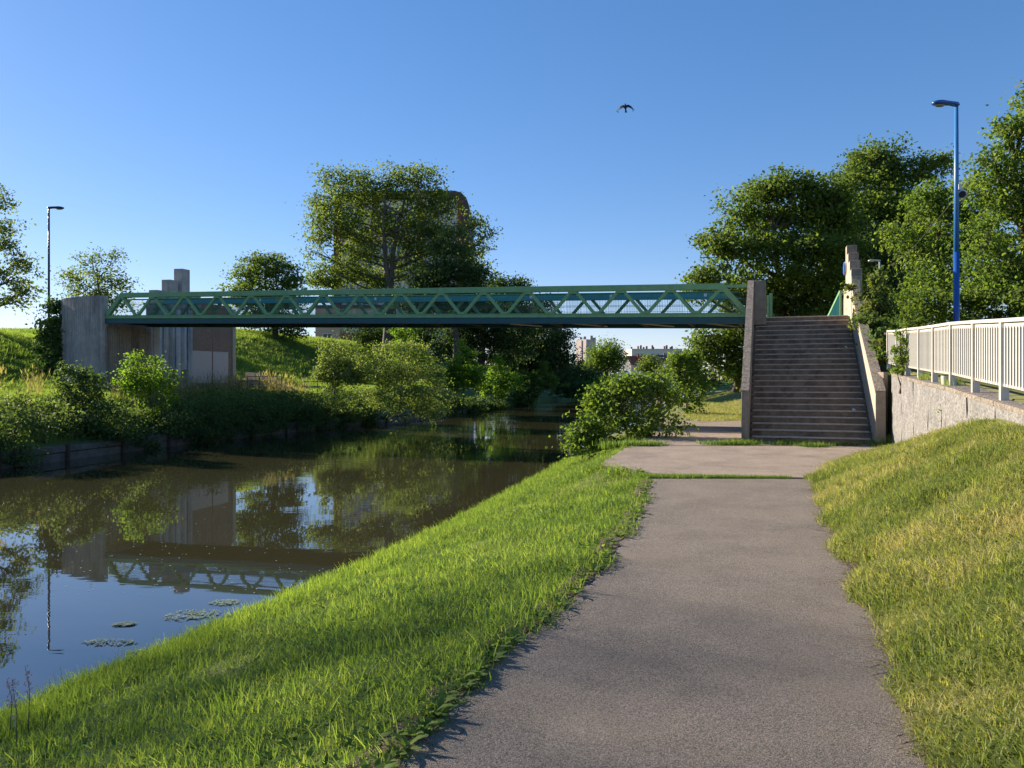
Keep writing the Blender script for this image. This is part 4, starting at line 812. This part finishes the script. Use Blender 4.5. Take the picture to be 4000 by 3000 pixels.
# right bank bushes
bush('large bright bush overhanging the water beside the paved path', [(2450,1560,110,70),(2560,1540,90,70),(2400,1600,90,60),(2510,1640,120,60),(2610,1620,80,65),(2340,1590,50,30),(2620,1540,60,50),(2500,1500,70,35),(2650,1670,45,35),(2450,1680,70,40),(2560,1690,90,35)], 21.6, 0., 'light', .13, dens=2.3, per=12, cr=.22, name='waterside_bush', spires=((2290,1640,1720,16),(2245,1680,1750,11),(2330,1660,1740,14),(2380,1500,1600,24),(2330,1520,1600,16),(2480,1465,1530,24),(2560,1470,1530,22),(2430,1480,1550,20)), droop=.2)
bush('second bright bush behind the overhanging one, nearer the grass', [(2680,1470,60,50),(2730,1500,45,45),(2650,1530,60,40),(2690,1420,35,25),(2690,1575,60,45)], 36, 0., 'light', .17, dens=2.8, spires=((2640,1390,1480,28),(2700,1385,1460,22)))
bush('small sprouting shrub on the wall coping at the left end of the white fence', [(3520,1380,30,26),(3500,1440,30,18),(3520,1420,36,20)], 16.9, 1.7, 'light', .075, dens=14., per=12, cr=.07, spires=((3522,1280,1400,26),), name='wall_shrub')
bush('leafy weed growing from a joint in the retaining wall', [(3678,1600,16,22),(3690,1640,11,20)], 12.75, .9, 'bush', .05, dens=24., per=10, cr=.04, name='wall_weed', cat='plant')
bush('reddish creeper climbing over the right parapet of the stairs', [(3410,1240,55,35),(3400,1200,40,25),(3440,1290,55,35),(3390,1290,35,30),(3450,1350,45,40),(3350,1160,22,20),(3470,1400,28,28),(3430,1330,40,30),(3350,1255,30,16),(3415,1310,24,18,20.9),(3440,1350,28,24,20.4),(3458,1400,26,28,20.0),(3390,1262,26,20,22),(3372,1210,24,24,23),(3405,1215,30,30,22.6),(3440,1270,34,34,21.8),(3320,1120,10,10)], 22.3, 1.8, 'creeper', .13, dens=9., per=12, cr=.11, spires=((3420,1090,1200,20),(3455,1110,1220,18),(3434,1065,1200,10)), name='creeper', cat='plant')
# ivy on the wing wall
iv = [(190,1290,45,60),(180,1390,50,55),(225,1190,25,25),(210,1440,50,30),(215,1230,35,45),(240,1300,45,50),(220,1370,50,40),(250,1340,35,50),(200,1400,40,25),(255,1400,30,30),(235,1200,20,20),(262,1250,15,40)]
bush('thick dark ivy hanging over the left end of the curved wing wall', iv, 36.0, 1.2, 'ivy', .17, dens=5., per=18, cr=.2, name='ivy', cat='ivy')

# ------------------------------------------------------------------ grasses (scattered clumps)
protos = {}
def clump(key, nb, rad, h0, h1, w_, leafy=0., lean=.35, plume=0.):
    V = []; Q = []; T = []
    for i in range(nb):
        a = random.uniform(0, 6.283); r_ = rad*math.sqrt(random.random()); x, y = r_*math.cos(a), r_*math.sin(a)
        h = random.uniform(h0, h1); d = random.uniform(0, 6.283); ln = random.uniform(.05, lean)*h; dx, dy = math.cos(d)*ln, math.sin(d)*ln; t = random.random()
        b_ = random.uniform(0, 6.283); wx, wy = math.cos(b_)*w_*.5*random.uniform(.6, 1.3), math.sin(b_)*w_*.5*random.uniform(.6, 1.3)
        if random.random() < leafy:      # clover-like little leaf
            zc_ = h*.6; s = w_*2.2
            for k in range(3):
                aa = a+k*2.1; p = (x+math.cos(aa)*s*.8, y+math.sin(aa)*s*.8, zc_+random.uniform(-.3, .3)*s); n0 = len(V)
                V += [(p[0]-s*.6, p[1], p[2]), (p[0], p[1]-s*.6, p[2]-s*.15), (p[0]+s*.6, p[1], p[2]+s*.1), (p[0], p[1]+s*.6, p[2]-s*.1)]; Q.append((n0, n0+1, n0+2, n0+3)); T.append(t*.5)
            continue
        n0 = len(V)
        V += [(x-wx, y-wy, -.02), (x+wx, y+wy, -.02), (x+wx*.9+dx*.3, y+wy*.9+dy*.3, h*.5), (x-wx*.9+dx*.3, y-wy*.9+dy*.3, h*.5), (x+wx*.25+dx, y+wy*.25+dy, h), (x-wx*.25+dx, y-wy*.25+dy, h*.98)]
        Q += [(n0, n0+1, n0+2, n0+3), (n0+3, n0+2, n0+4, n0+5)]; T += [t, t]
        if plume and random.random() < plume:
            n0 = len(V); p = (x+dx, y+dy, h*.97); s = .018
            V += [(p[0]-s, p[1], p[2]), (p[0]+dx*.1, p[1]-s, p[2]+.09), (p[0]+dx*.25+s, p[1]+dy*.2, p[2]+.2), (p[0]+s, p[1]+s, p[2]+.07)]; Q.append((n0, n0+1, n0+2, n0+3)); T.append(1.)
    return np.array(V), np.array(Q), np.array(T)
def proto_coll(key, mat_, n_, **kw):
    c = bpy.data.collections.new(key)
    for i in range(n_):
        V, Q, T = clump(key, **kw); o = bpy.data.objects.new(key+'_clump', np_mesh(key+'_clump', V, Q, mat_, T)); c.objects.link(o)
    return c
def scatter(name, pts, sc, coll, it, label=None, cat=None):
    n_ = len(pts)
    me = bpy.data.meshes.new(name); me.vertices.add(n_); me.vertices.foreach_set('co', np.ascontiguousarray(pts, dtype=np.float32).ravel())
    for nm, arr in (('sc', sc), ('rz', RNG.uniform(0, 6.283, n_)), ('itint', it)):
        a = me.attributes.new(nm, 'FLOAT', 'POINT'); a.data.foreach_set('value', np.ascontiguousarray(arr, dtype=np.float32))
    o = bpy.data.objects.new(name, me); C.objects.link(o); tag(o, kind='stuff', label=label)
    ng = bpy.data.node_groups.new(name, 'GeometryNodeTree'); ng.interface.new_socket('Geometry', in_out='INPUT', socket_type='NodeSocketGeometry'); ng.interface.new_socket('Geometry', in_out='OUTPUT', socket_type='NodeSocketGeometry')
    N = ng.nodes; Lk = ng.links; gi = N.new('NodeGroupInput'); go = N.new('NodeGroupOutput')
    ci = N.new('GeometryNodeCollectionInfo'); ci.inputs['Collection'].default_value = coll; ci.inputs['Separate Children'].default_value = True; ci.inputs['Reset Children'].default_value = True
    ip = N.new('GeometryNodeInstanceOnPoints'); ip.inputs['Pick Instance'].default_value = True
    def na(nm):
        q = N.new('GeometryNodeInputNamedAttribute'); q.data_type = 'FLOAT'; q.inputs['Name'].default_value = nm; return q.outputs['Attribute']
    cx_ = N.new('ShaderNodeCombineXYZ'); Lk.new(na('rz'), cx_.inputs[2]); cs = N.new('ShaderNodeCombineXYZ'); s_ = na('sc')
    for k in range(3): Lk.new(s_, cs.inputs[k])
    Lk.new(gi.outputs[0], ip.inputs['Points']); Lk.new(ci.outputs[0], ip.inputs['Instance']); Lk.new(cx_.outputs[0], ip.inputs['Rotation']); Lk.new(cs.outputs[0], ip.inputs['Scale'])
    Lk.new(ip.outputs[0], go.inputs[0]); md = o.modifiers.new('scatter', 'NODES'); md.node_group = ng
    return o
lawn = proto_coll('lawn', L['grass'], 8, nb=36, rad=.12, h0=.015, h1=.07, w_=.0052, leafy=.55, lean=.8)
long_ = proto_coll('long_grass', L['grass'], 5, nb=18, rad=.10, h0=.05, h1=.17, w_=.006, lean=.6)
slope = proto_coll('slope_grass', L['dry'], 8, nb=44, rad=.13, h0=.01, h1=.058, w_=.0048, leafy=.3, lean=1.4)
reed = proto_coll('tall_grass', L['reed'], 5, nb=30, rad=.28, h0=.4, h1=1.05, w_=.012, lean=.4, plume=.5)
rough = proto_coll('rough_grass', L['grass'], 5, nb=40, rad=.3, h0=.06, h1=.22, w_=.018, lean=.6)
def samp(n_, y0, y1, f0, f1, zf, power=2.0, cull=True):
    """random points between the lines x=f0(y) and x=f1(y); denser near the camera"""
    out = []
    while len(out) < n_:
        t = random.random(); y = y0+(y1-y0)*t**power; a, b_ = f0(y), f1(y); x = a+(b_-a)*random.random()
        if cull and (abs(x)/max(y, .1) > .76 or y < 2.6): 
            if random.random() < .98: 
                if random.random() < .0005: out.append((x, y, zf(x, y)))
                continue
        out.append((x, y, zf(x, y)))
    return np.array(out)
def noise2(P, s=1.): return .5+.25*np.sin(P[:, 0]*1.3*s+P[:, 1]*.7*s)+.25*np.sin(P[:, 0]*.6*s-P[:, 1]*1.1*s+2)
def by_y(y0, y1, n_, f0, f1, zf):
    """uniform-area sampling weighted by 1/y"""
    ys = np.exp(np.linspace(math.log(y0), math.log(y1), 200)); out = []
    wd = np.array([max(0, min(f1(y), .74*y+.3)-max(f0(y), -.74*y-.3)) for y in ys]); wt = wd*ys*(1/ys**1.25); cdf = np.cumsum(wt)/wt.sum()
    u = RNG.random(n_); yy = np.interp(u, cdf, ys)*RNG.uniform(.985, 1.015, n_)
    for y in yy:
        a = max(f0(y), -.74*y-.3); b_ = min(f1(y), .74*y+.3)
        if b_ <= a: continue
        x = a+(b_-a)*random.random(); out.append((x, y, zf(x, y)))
    return np.array(out)
P = by_y(2.7, 30, 26000, lambda y: I(xw, y)+.12, lambda y: I(xl, y)-.03+.025*math.sin(y*5)+.02*math.sin(y*13), zr)
scatter('lawn_grass', P, RNG.uniform(.65, 1.25, len(P))*(.7+.65*noise2(P, 3.7))*(1+.02*P[:, 1]), lawn, np.clip((noise2(P, 1.4)*.5+noise2(P, 4.7)*.5)*1.4-.35, 0, 1)*.65+RNG.uniform(-.05, .5, len(P)), 'short green grass between the path and the water')
P = by_y(2.7, 26, 2500, lambda y: I(xw, y)+.05, lambda y: I(xw, y)+.9, zr)
P2 = by_y(2.7, 26, 1100, lambda y: I(xw, y)+.4, lambda y: I(xl, y), zr); P = np.concatenate([P, P2])
scatter('long_grass', P, RNG.uniform(.6, 1.2, len(P)), long_, RNG.uniform(0, .7, len(P)), 'longer grass along the near water edge')
P = by_y(2.7, 19, 24000, lambda y: I(xr, y)+.02+.025*math.sin(y*4.3)+.02*math.sin(y*11), lambda y: I(xwl, y)-.22, zr)
nn = noise2(P, 1.6)
n5 = noise2(P, 4.3); keep = ~((noise2(P+7., 2.9) > .86) & (RNG.random(len(P)) < .8)); P, nn, n5 = P[keep], nn[keep], n5[keep]
scatter('slope_grass', P, RNG.uniform(.6, 1.25, len(P))*(.7+.7*n5)*(1+.02*P[:, 1]), slope, np.clip((nn*.55+noise2(P, 5.1)*.45)*1.5-.42, 0, 1)*.85+RNG.uniform(-.05, .5, len(P)), 'dry tufted grass on the slope right of the path')
P = by_y(30, 100, 5000, lambda y: I(xl, y)+1, lambda y: I(xwl, y)+5, zr)
scatter('meadow_grass', P, RNG.uniform(1.6, 2.6, len(P)), slope, RNG.uniform(.4, 1.2, len(P)), 'sunlit grass beyond the bridge')
# left bank
P = by_y(26, 90, 16000, lambda y: I(xc, y)-3, lambda y: I(xf, y)+1.5, zl)
ok = np.array([not (-31.5 < (p[0]-P0.x)*EV.x+(p[1]-P0.y)*EV.y < VL+.4 and 5.6 < (p[0]-P0.x)*EU.x+(p[1]-P0.y)*EU.y < 9) for p in P]); P = P[ok]
Y_ = RNG.uniform(6, 40, 9000); X_ = np.array([I(xf, y)+1.5-(I(xf, y)-I(xc, y)+4)*RNG.random() for y in Y_]); out_ = X_ < -.74*Y_
P = np.concatenate([P, [(x, y, zl(x, y)) for x, y in zip(X_[out_], Y_[out_])]])
scatter('hill_grass', P, RNG.uniform(.8, 1.5, len(P)), rough, noise2(P, .5)*.6+RNG.uniform(0, .3, len(P)), 'mown grass on the hill of the far bank')
P = by_y(24, 44, 330, lambda y: I(xf, y)-.2, lambda y: I(xq, y)-2.0, zl); P = P[(P[:, 0]/P[:, 1]*F+2000 > 420) | (RNG.random(len(P)) < .16)]; P = P[RNG.random(len(P)) < .6]
scatter('tall_dry_grass', P, RNG.uniform(.6, 1.15, len(P)), reed, RNG.uniform(.2, 1, len(P)), 'tall straw coloured grass in front of the abutment')
P = by_y(22, 60, 2500, lambda y: I(xf, y), lambda y: I(xq, y)-.6, zl)
scatter('bank_grass', P, RNG.uniform(.8, 1.5, len(P)), rough, RNG.uniform(.2, .8, len(P)), 'rough grass along the far bank')
def rosette():
    V = []; Q = []; T = []
    for i in range(9):
        a = i*.7+random.uniform(-.2, .2); ln = random.uniform(.035, .075); w_ = ln*.17; up_ = random.uniform(.3, .9); t = random.random()*.5
        d_ = (math.cos(a), math.sin(a)); s_ = (-d_[1], d_[0]); n0 = len(V)
        for f_, z, ww in ((0, .005, .3), (.5, ln*up_*.6, 1.), (1, ln*up_*.75, .15)):
            V += [(d_[0]*ln*f_-s_[0]*w_*ww, d_[1]*ln*f_-s_[1]*w_*ww, z), (d_[0]*ln*f_+s_[0]*w_*ww, d_[1]*ln*f_+s_[1]*w_*ww, z+.003)]
        Q += [(n0, n0+1, n0+3, n0+2), (n0+2, n0+3, n0+5, n0+4)]; T += [t, t]
    return np.array(V), np.array(Q), np.array(T)
rc = bpy.data.collections.new('rosettes')
for i in range(5): rc.objects.link(bpy.data.objects.new('rosette_clump', np_mesh('rosette_clump', *rosette()[:2], L['grass'], np.full(18, .2*i))))
P = np.concatenate([by_y(2.7, 14, 700, lambda y: I(xw, y)+.8, lambda y: I(xl, y), zr), by_y(2.7, 14, 420, lambda y: I(xl, y)-.35, lambda y: I(xl, y)+.03, zr), by_y(2.7, 14, 350, lambda y: I(xr, y), lambda y: I(xwl, y)-.3, zr)])
P[:, 2] += .02
scatter('broadleaf_weeds', P, RNG.uniform(.7, 1.5, len(P)), rc, RNG.uniform(0, .5, len(P)), 'broad leaved weeds among the grass')
# moss and weeds in the joint, tufts at the stair foot
J = []
for k in range(700):
    t = random.random()**1.5; x = 2.15+2.3*t; y = 12.68-.26*t+random.uniform(-.2, .2)*(1-t)**1.4; J.append((x, y, .0))
for k in range(60): J.append((2.3+random.random()*1.3, 18.58+random.uniform(-.08, .08), 0))
def tuft(px, py, D, n_, rx, ry):
    for k in range(n_): p = at(px, py, D); J.append((p.x+random.gauss(0, rx), D+random.gauss(0, ry), .0))
tuft(2860, 1735, 18.9, 90, .28, .12); tuft(2905, 1720, 19.3, 40, .12, .1); tuft(3060, 1745, 18.9, 22, .2, .05); tuft(3180, 1755, 18.3, 26, .16, .04); tuft(3260, 1740, 18.75, 30, .3, .04); tuft(3090, 1730, 19.2, 25, .16, .04)
tuft(3465, 1740, 18.4, 50, .12, .15); tuft(2480, 1745, 18.9, 60, .3, .15)
J = np.array(J); scatter('joint_weeds', J, RNG.uniform(.5, 1., len(J))*np.where(J[:, 1] > 15, 2.6, 1.15), lawn, RNG.uniform(0, .5, len(J)), 'green weeds growing in the paving joints')
J = []
tuft(3475, 1735, 18.5, 16, .12, .12); tuft(3615, 1500, 14.9, 8, .06, .06); tuft(3722, 1510, 12.7, 12, .05, .06)
J = np.array(J); J[16:, 2] = [1.60 if p[1] > 14 else 1.50 for p in J[16:]]
scatter('wall_grass', J, np.where(J[:, 2] > 1, 1.0, 2.0), long_, RNG.uniform(.5, 1, len(J)), 'grass tufts on the wall coping and at its foot')
# straw littering the right path edge
sm_ = MB()
for k in range(420):
    y = 2.9+9*random.random()**1.4; x = I(xr, y)+random.gauss(-.02, .07); a = random.uniform(-.6, .6)+(3.14 if random.random() < .5 else 0); ln = random.uniform(.05, .22)
    sm_.bar((x, y, .026+random.random()*.01), (x+math.cos(a)*ln, y+math.sin(a)*ln, .03+random.random()*.03), .003, .002)
sm_.build('straw', M['straw'], None, kind='stuff')
lf = MB()
for k in range(600):
    y = 2.9+9*random.random()**1.3; sd__ = random.random() < .35; x = (I(xl, y)+random.gauss(0, .05)) if sd__ else (I(xr, y)+random.gauss(-.02, .06)); s = random.uniform(.008, .02); a = random.random()*6
    lf.add([(x+s*math.cos(a+q), y+s*math.sin(a+q), .03+random.random()*.008) for q in (0, 1.5, 3.1, 4.6)], [(0, 1, 2, 3)])
lf.build('leaf_litter', mat('dead_leaf', (.2, .11, .06), .9), None, kind='stuff')
# buttercups
fm = MB()
for k in range(70):
    y = random.uniform(3.2, 12); x = I(xr, y)+.1+random.random()*max(.1, min(I(xwl, y)-.4, .7*y)-I(xr, y)-.1); z = zr(x, y)+random.uniform(.06, .12); s = .010
    fm.add([(x-s, y, z), (x, y-s, z+.004), (x+s, y, z), (x, y+s, z+.004)], [(0, 1, 2, 3)])
fm.build('buttercup_flowers', mat('yellow_petal', (.7, .5, .02), .6), None, kind='stuff')
# sorrel stalks at the lower left
for i, (px, py0, py1, D) in enumerate(((110, 2740, 2600, 4.9), (40, 2740, 2650, 4.7), (60, 2900, 2650, 4.6))):
    e_ = empty('sorrel_stalk', at(px, py0+110, D), 0, ('tallest reddish seed stalk at the lower left water edge', 'short reddish seed stalk leaning by the left picture edge', 'bushy reddish seed stalk low at the left water edge')[i], 'plant')
    h = (py0-py1+110)/F*D; MB().tube([(0, 0, 0), (.01, 0, h*.6), (-.02, 0, h)], [.003, .002, .001], 5).build('stem', M['bark'], e_)
    q = MB()
    q.v = []
    for k in range(50):
        z = h*random.uniform(.45, 1); a = random.random()*6; r_ = .018*random.random()+.004; s = .005; q.add([(r_*math.cos(a)-s, r_*math.sin(a), z), (r_*math.cos(a), r_*math.sin(a)+s, z+s), (r_*math.cos(a)+s, r_*math.sin(a), z), (r_*math.cos(a), r_*math.sin(a)-s, z-s)], [(0, 1, 2, 3)])
    q.build('seed_head', mat('sorrel', (.6, .33, .26), .8), e_, kind='stuff')
# floating weed patches
for (px, py, rx, ry, lab) in ((430, 2510, 110, 12, 'largest patch of floating leaves nearest the left grass'), (590, 2545, 90, 10, 'patch of floating leaves touching the bank grass'), (490, 2440, 45, 7, 'small lone patch of floating leaves on open water'), (720, 2405, 70, 22, 'ragged patch of floating leaves beside the grass, mid bank'), (800, 2400, 60, 18, 'floating leaf patch half under the bank grass'), (880, 2355, 60, 10, 'farthest patch of floating leaves by the bank')):
    D = (EYE+.98)*F/(py-HZ); c = at(px, py, D); c.z = -.972; n_ = 90
    th_ = RNG.uniform(0, 6.283, n_); q = np.sqrt(RNG.random(n_)); PP = np.stack([np.cos(th_)*q*rx/F*D, np.sin(th_)*q*ry/F*D*D/2.6, RNG.uniform(0, .006, n_)], 1)
    NN = RNG.normal(size=(n_, 3))*.05+[0, 0, 1]; NN /= np.linalg.norm(NN, axis=1, keepdims=True)
    V, Q = leaves_np(PP, NN, .06, fold=.02, asp=.4)
    o = np_obj('floating_weed', np_mesh('floating_weed', V, Q, L['weed'], RNG.random(n_)), label=lab, cat='water weed', group='floating leaf patches'); o.location = c

sp = MB()
for k in range(300):
    px, py = random.uniform(150, 1650), random.uniform(1880, 2330); D = (EYE+.98)*F/(py-HZ); c = at(px, py, D)
    if c.x > I(xw, D)-.3: continue
    s_ = random.uniform(.005, .014); sp.add([(c.x-s_, c.y, -.975), (c.x, c.y-s_, -.975), (c.x+s_, c.y, -.975), (c.x, c.y+s_, -.975)], [(0, 1, 2, 3)])
sp.build('floating_foam', mat('foam', (.38, .37, .31), .8), None, kind='stuff', label='scattered pale foam specks floating on the canal')
# ------------------------------------------------------------------ crow
cw = empty('crow', at(2443, 418, 46), 0, 'black crow gliding high above the bridge with drooping wings', 'bird')
bm_ = MB(); bm_.tube([(0, .26, .0), (0, .20, .02), (0, .08, .0), (0, -.06, -.01), (0, -.2, -.03), (0, -.34, -.05)], [.015, .045, .075, .07, .035, .045], 10)
bm_.build('body', M['black'], cw, smooth=True)
def wing(sx_, tips):
    pr = [(0, .10, -.10, .02), (.14, .13, -.13, .05), (.27, .10, -.15, -.01), (.36, .05, -.13, -.09)]
    q = MB()
    for (x, yf, yb, z) in pr: q.v += [(sx_*x, yf, z+.006), (sx_*x, yb, z), (sx_*x, yb, z-.006), (sx_*x, yf, z-.008)]
    for i in range(3):
        for j in range(4): q.f.append((4*i+j, 4*i+(j+1) % 4, 4*i+4+(j+1) % 4, 4*i+4+j))
    q.f += [(0, 1, 2, 3), (15, 14, 13, 12)]
    for k in range(4 if tips else 1):
        y0 = .04-.05*k; q.add([(sx_*.35, y0+.02, -.085), (sx_*.35, y0-.02, -.09), (sx_*(.46-.03*k), y0-.05, -.21-.01*k), (sx_*(.47-.03*k), y0-.03, -.20)], [(0, 1, 2, 3)])
    q.build('wing', M['black'], cw)
wing(-1, True); wing(1, True)
MB().tube([(0, .24, .01), (0, .30, .015), (0, .36, .005)], [.035, .03, .004], 8).build('head', M['black'], cw)
MB().add([(-.02, -.28, -.04), (.02, -.28, -.04), (.07, -.46, -.06), (-.07, -.46, -.06), (0, -.3, -.05)], [(0, 1, 2, 3), (0, 4, 1), (3, 2, 4)]).build('tail', M['black'], cw)
cw.rotation_euler = (R(48), R(-3), R(-6)); cw.scale = (1.15,)*3
print('LEAVES', LEAFCOUNT, 'TRIS', sum(len(m_.polygons) for m_ in bpy.data.meshes))
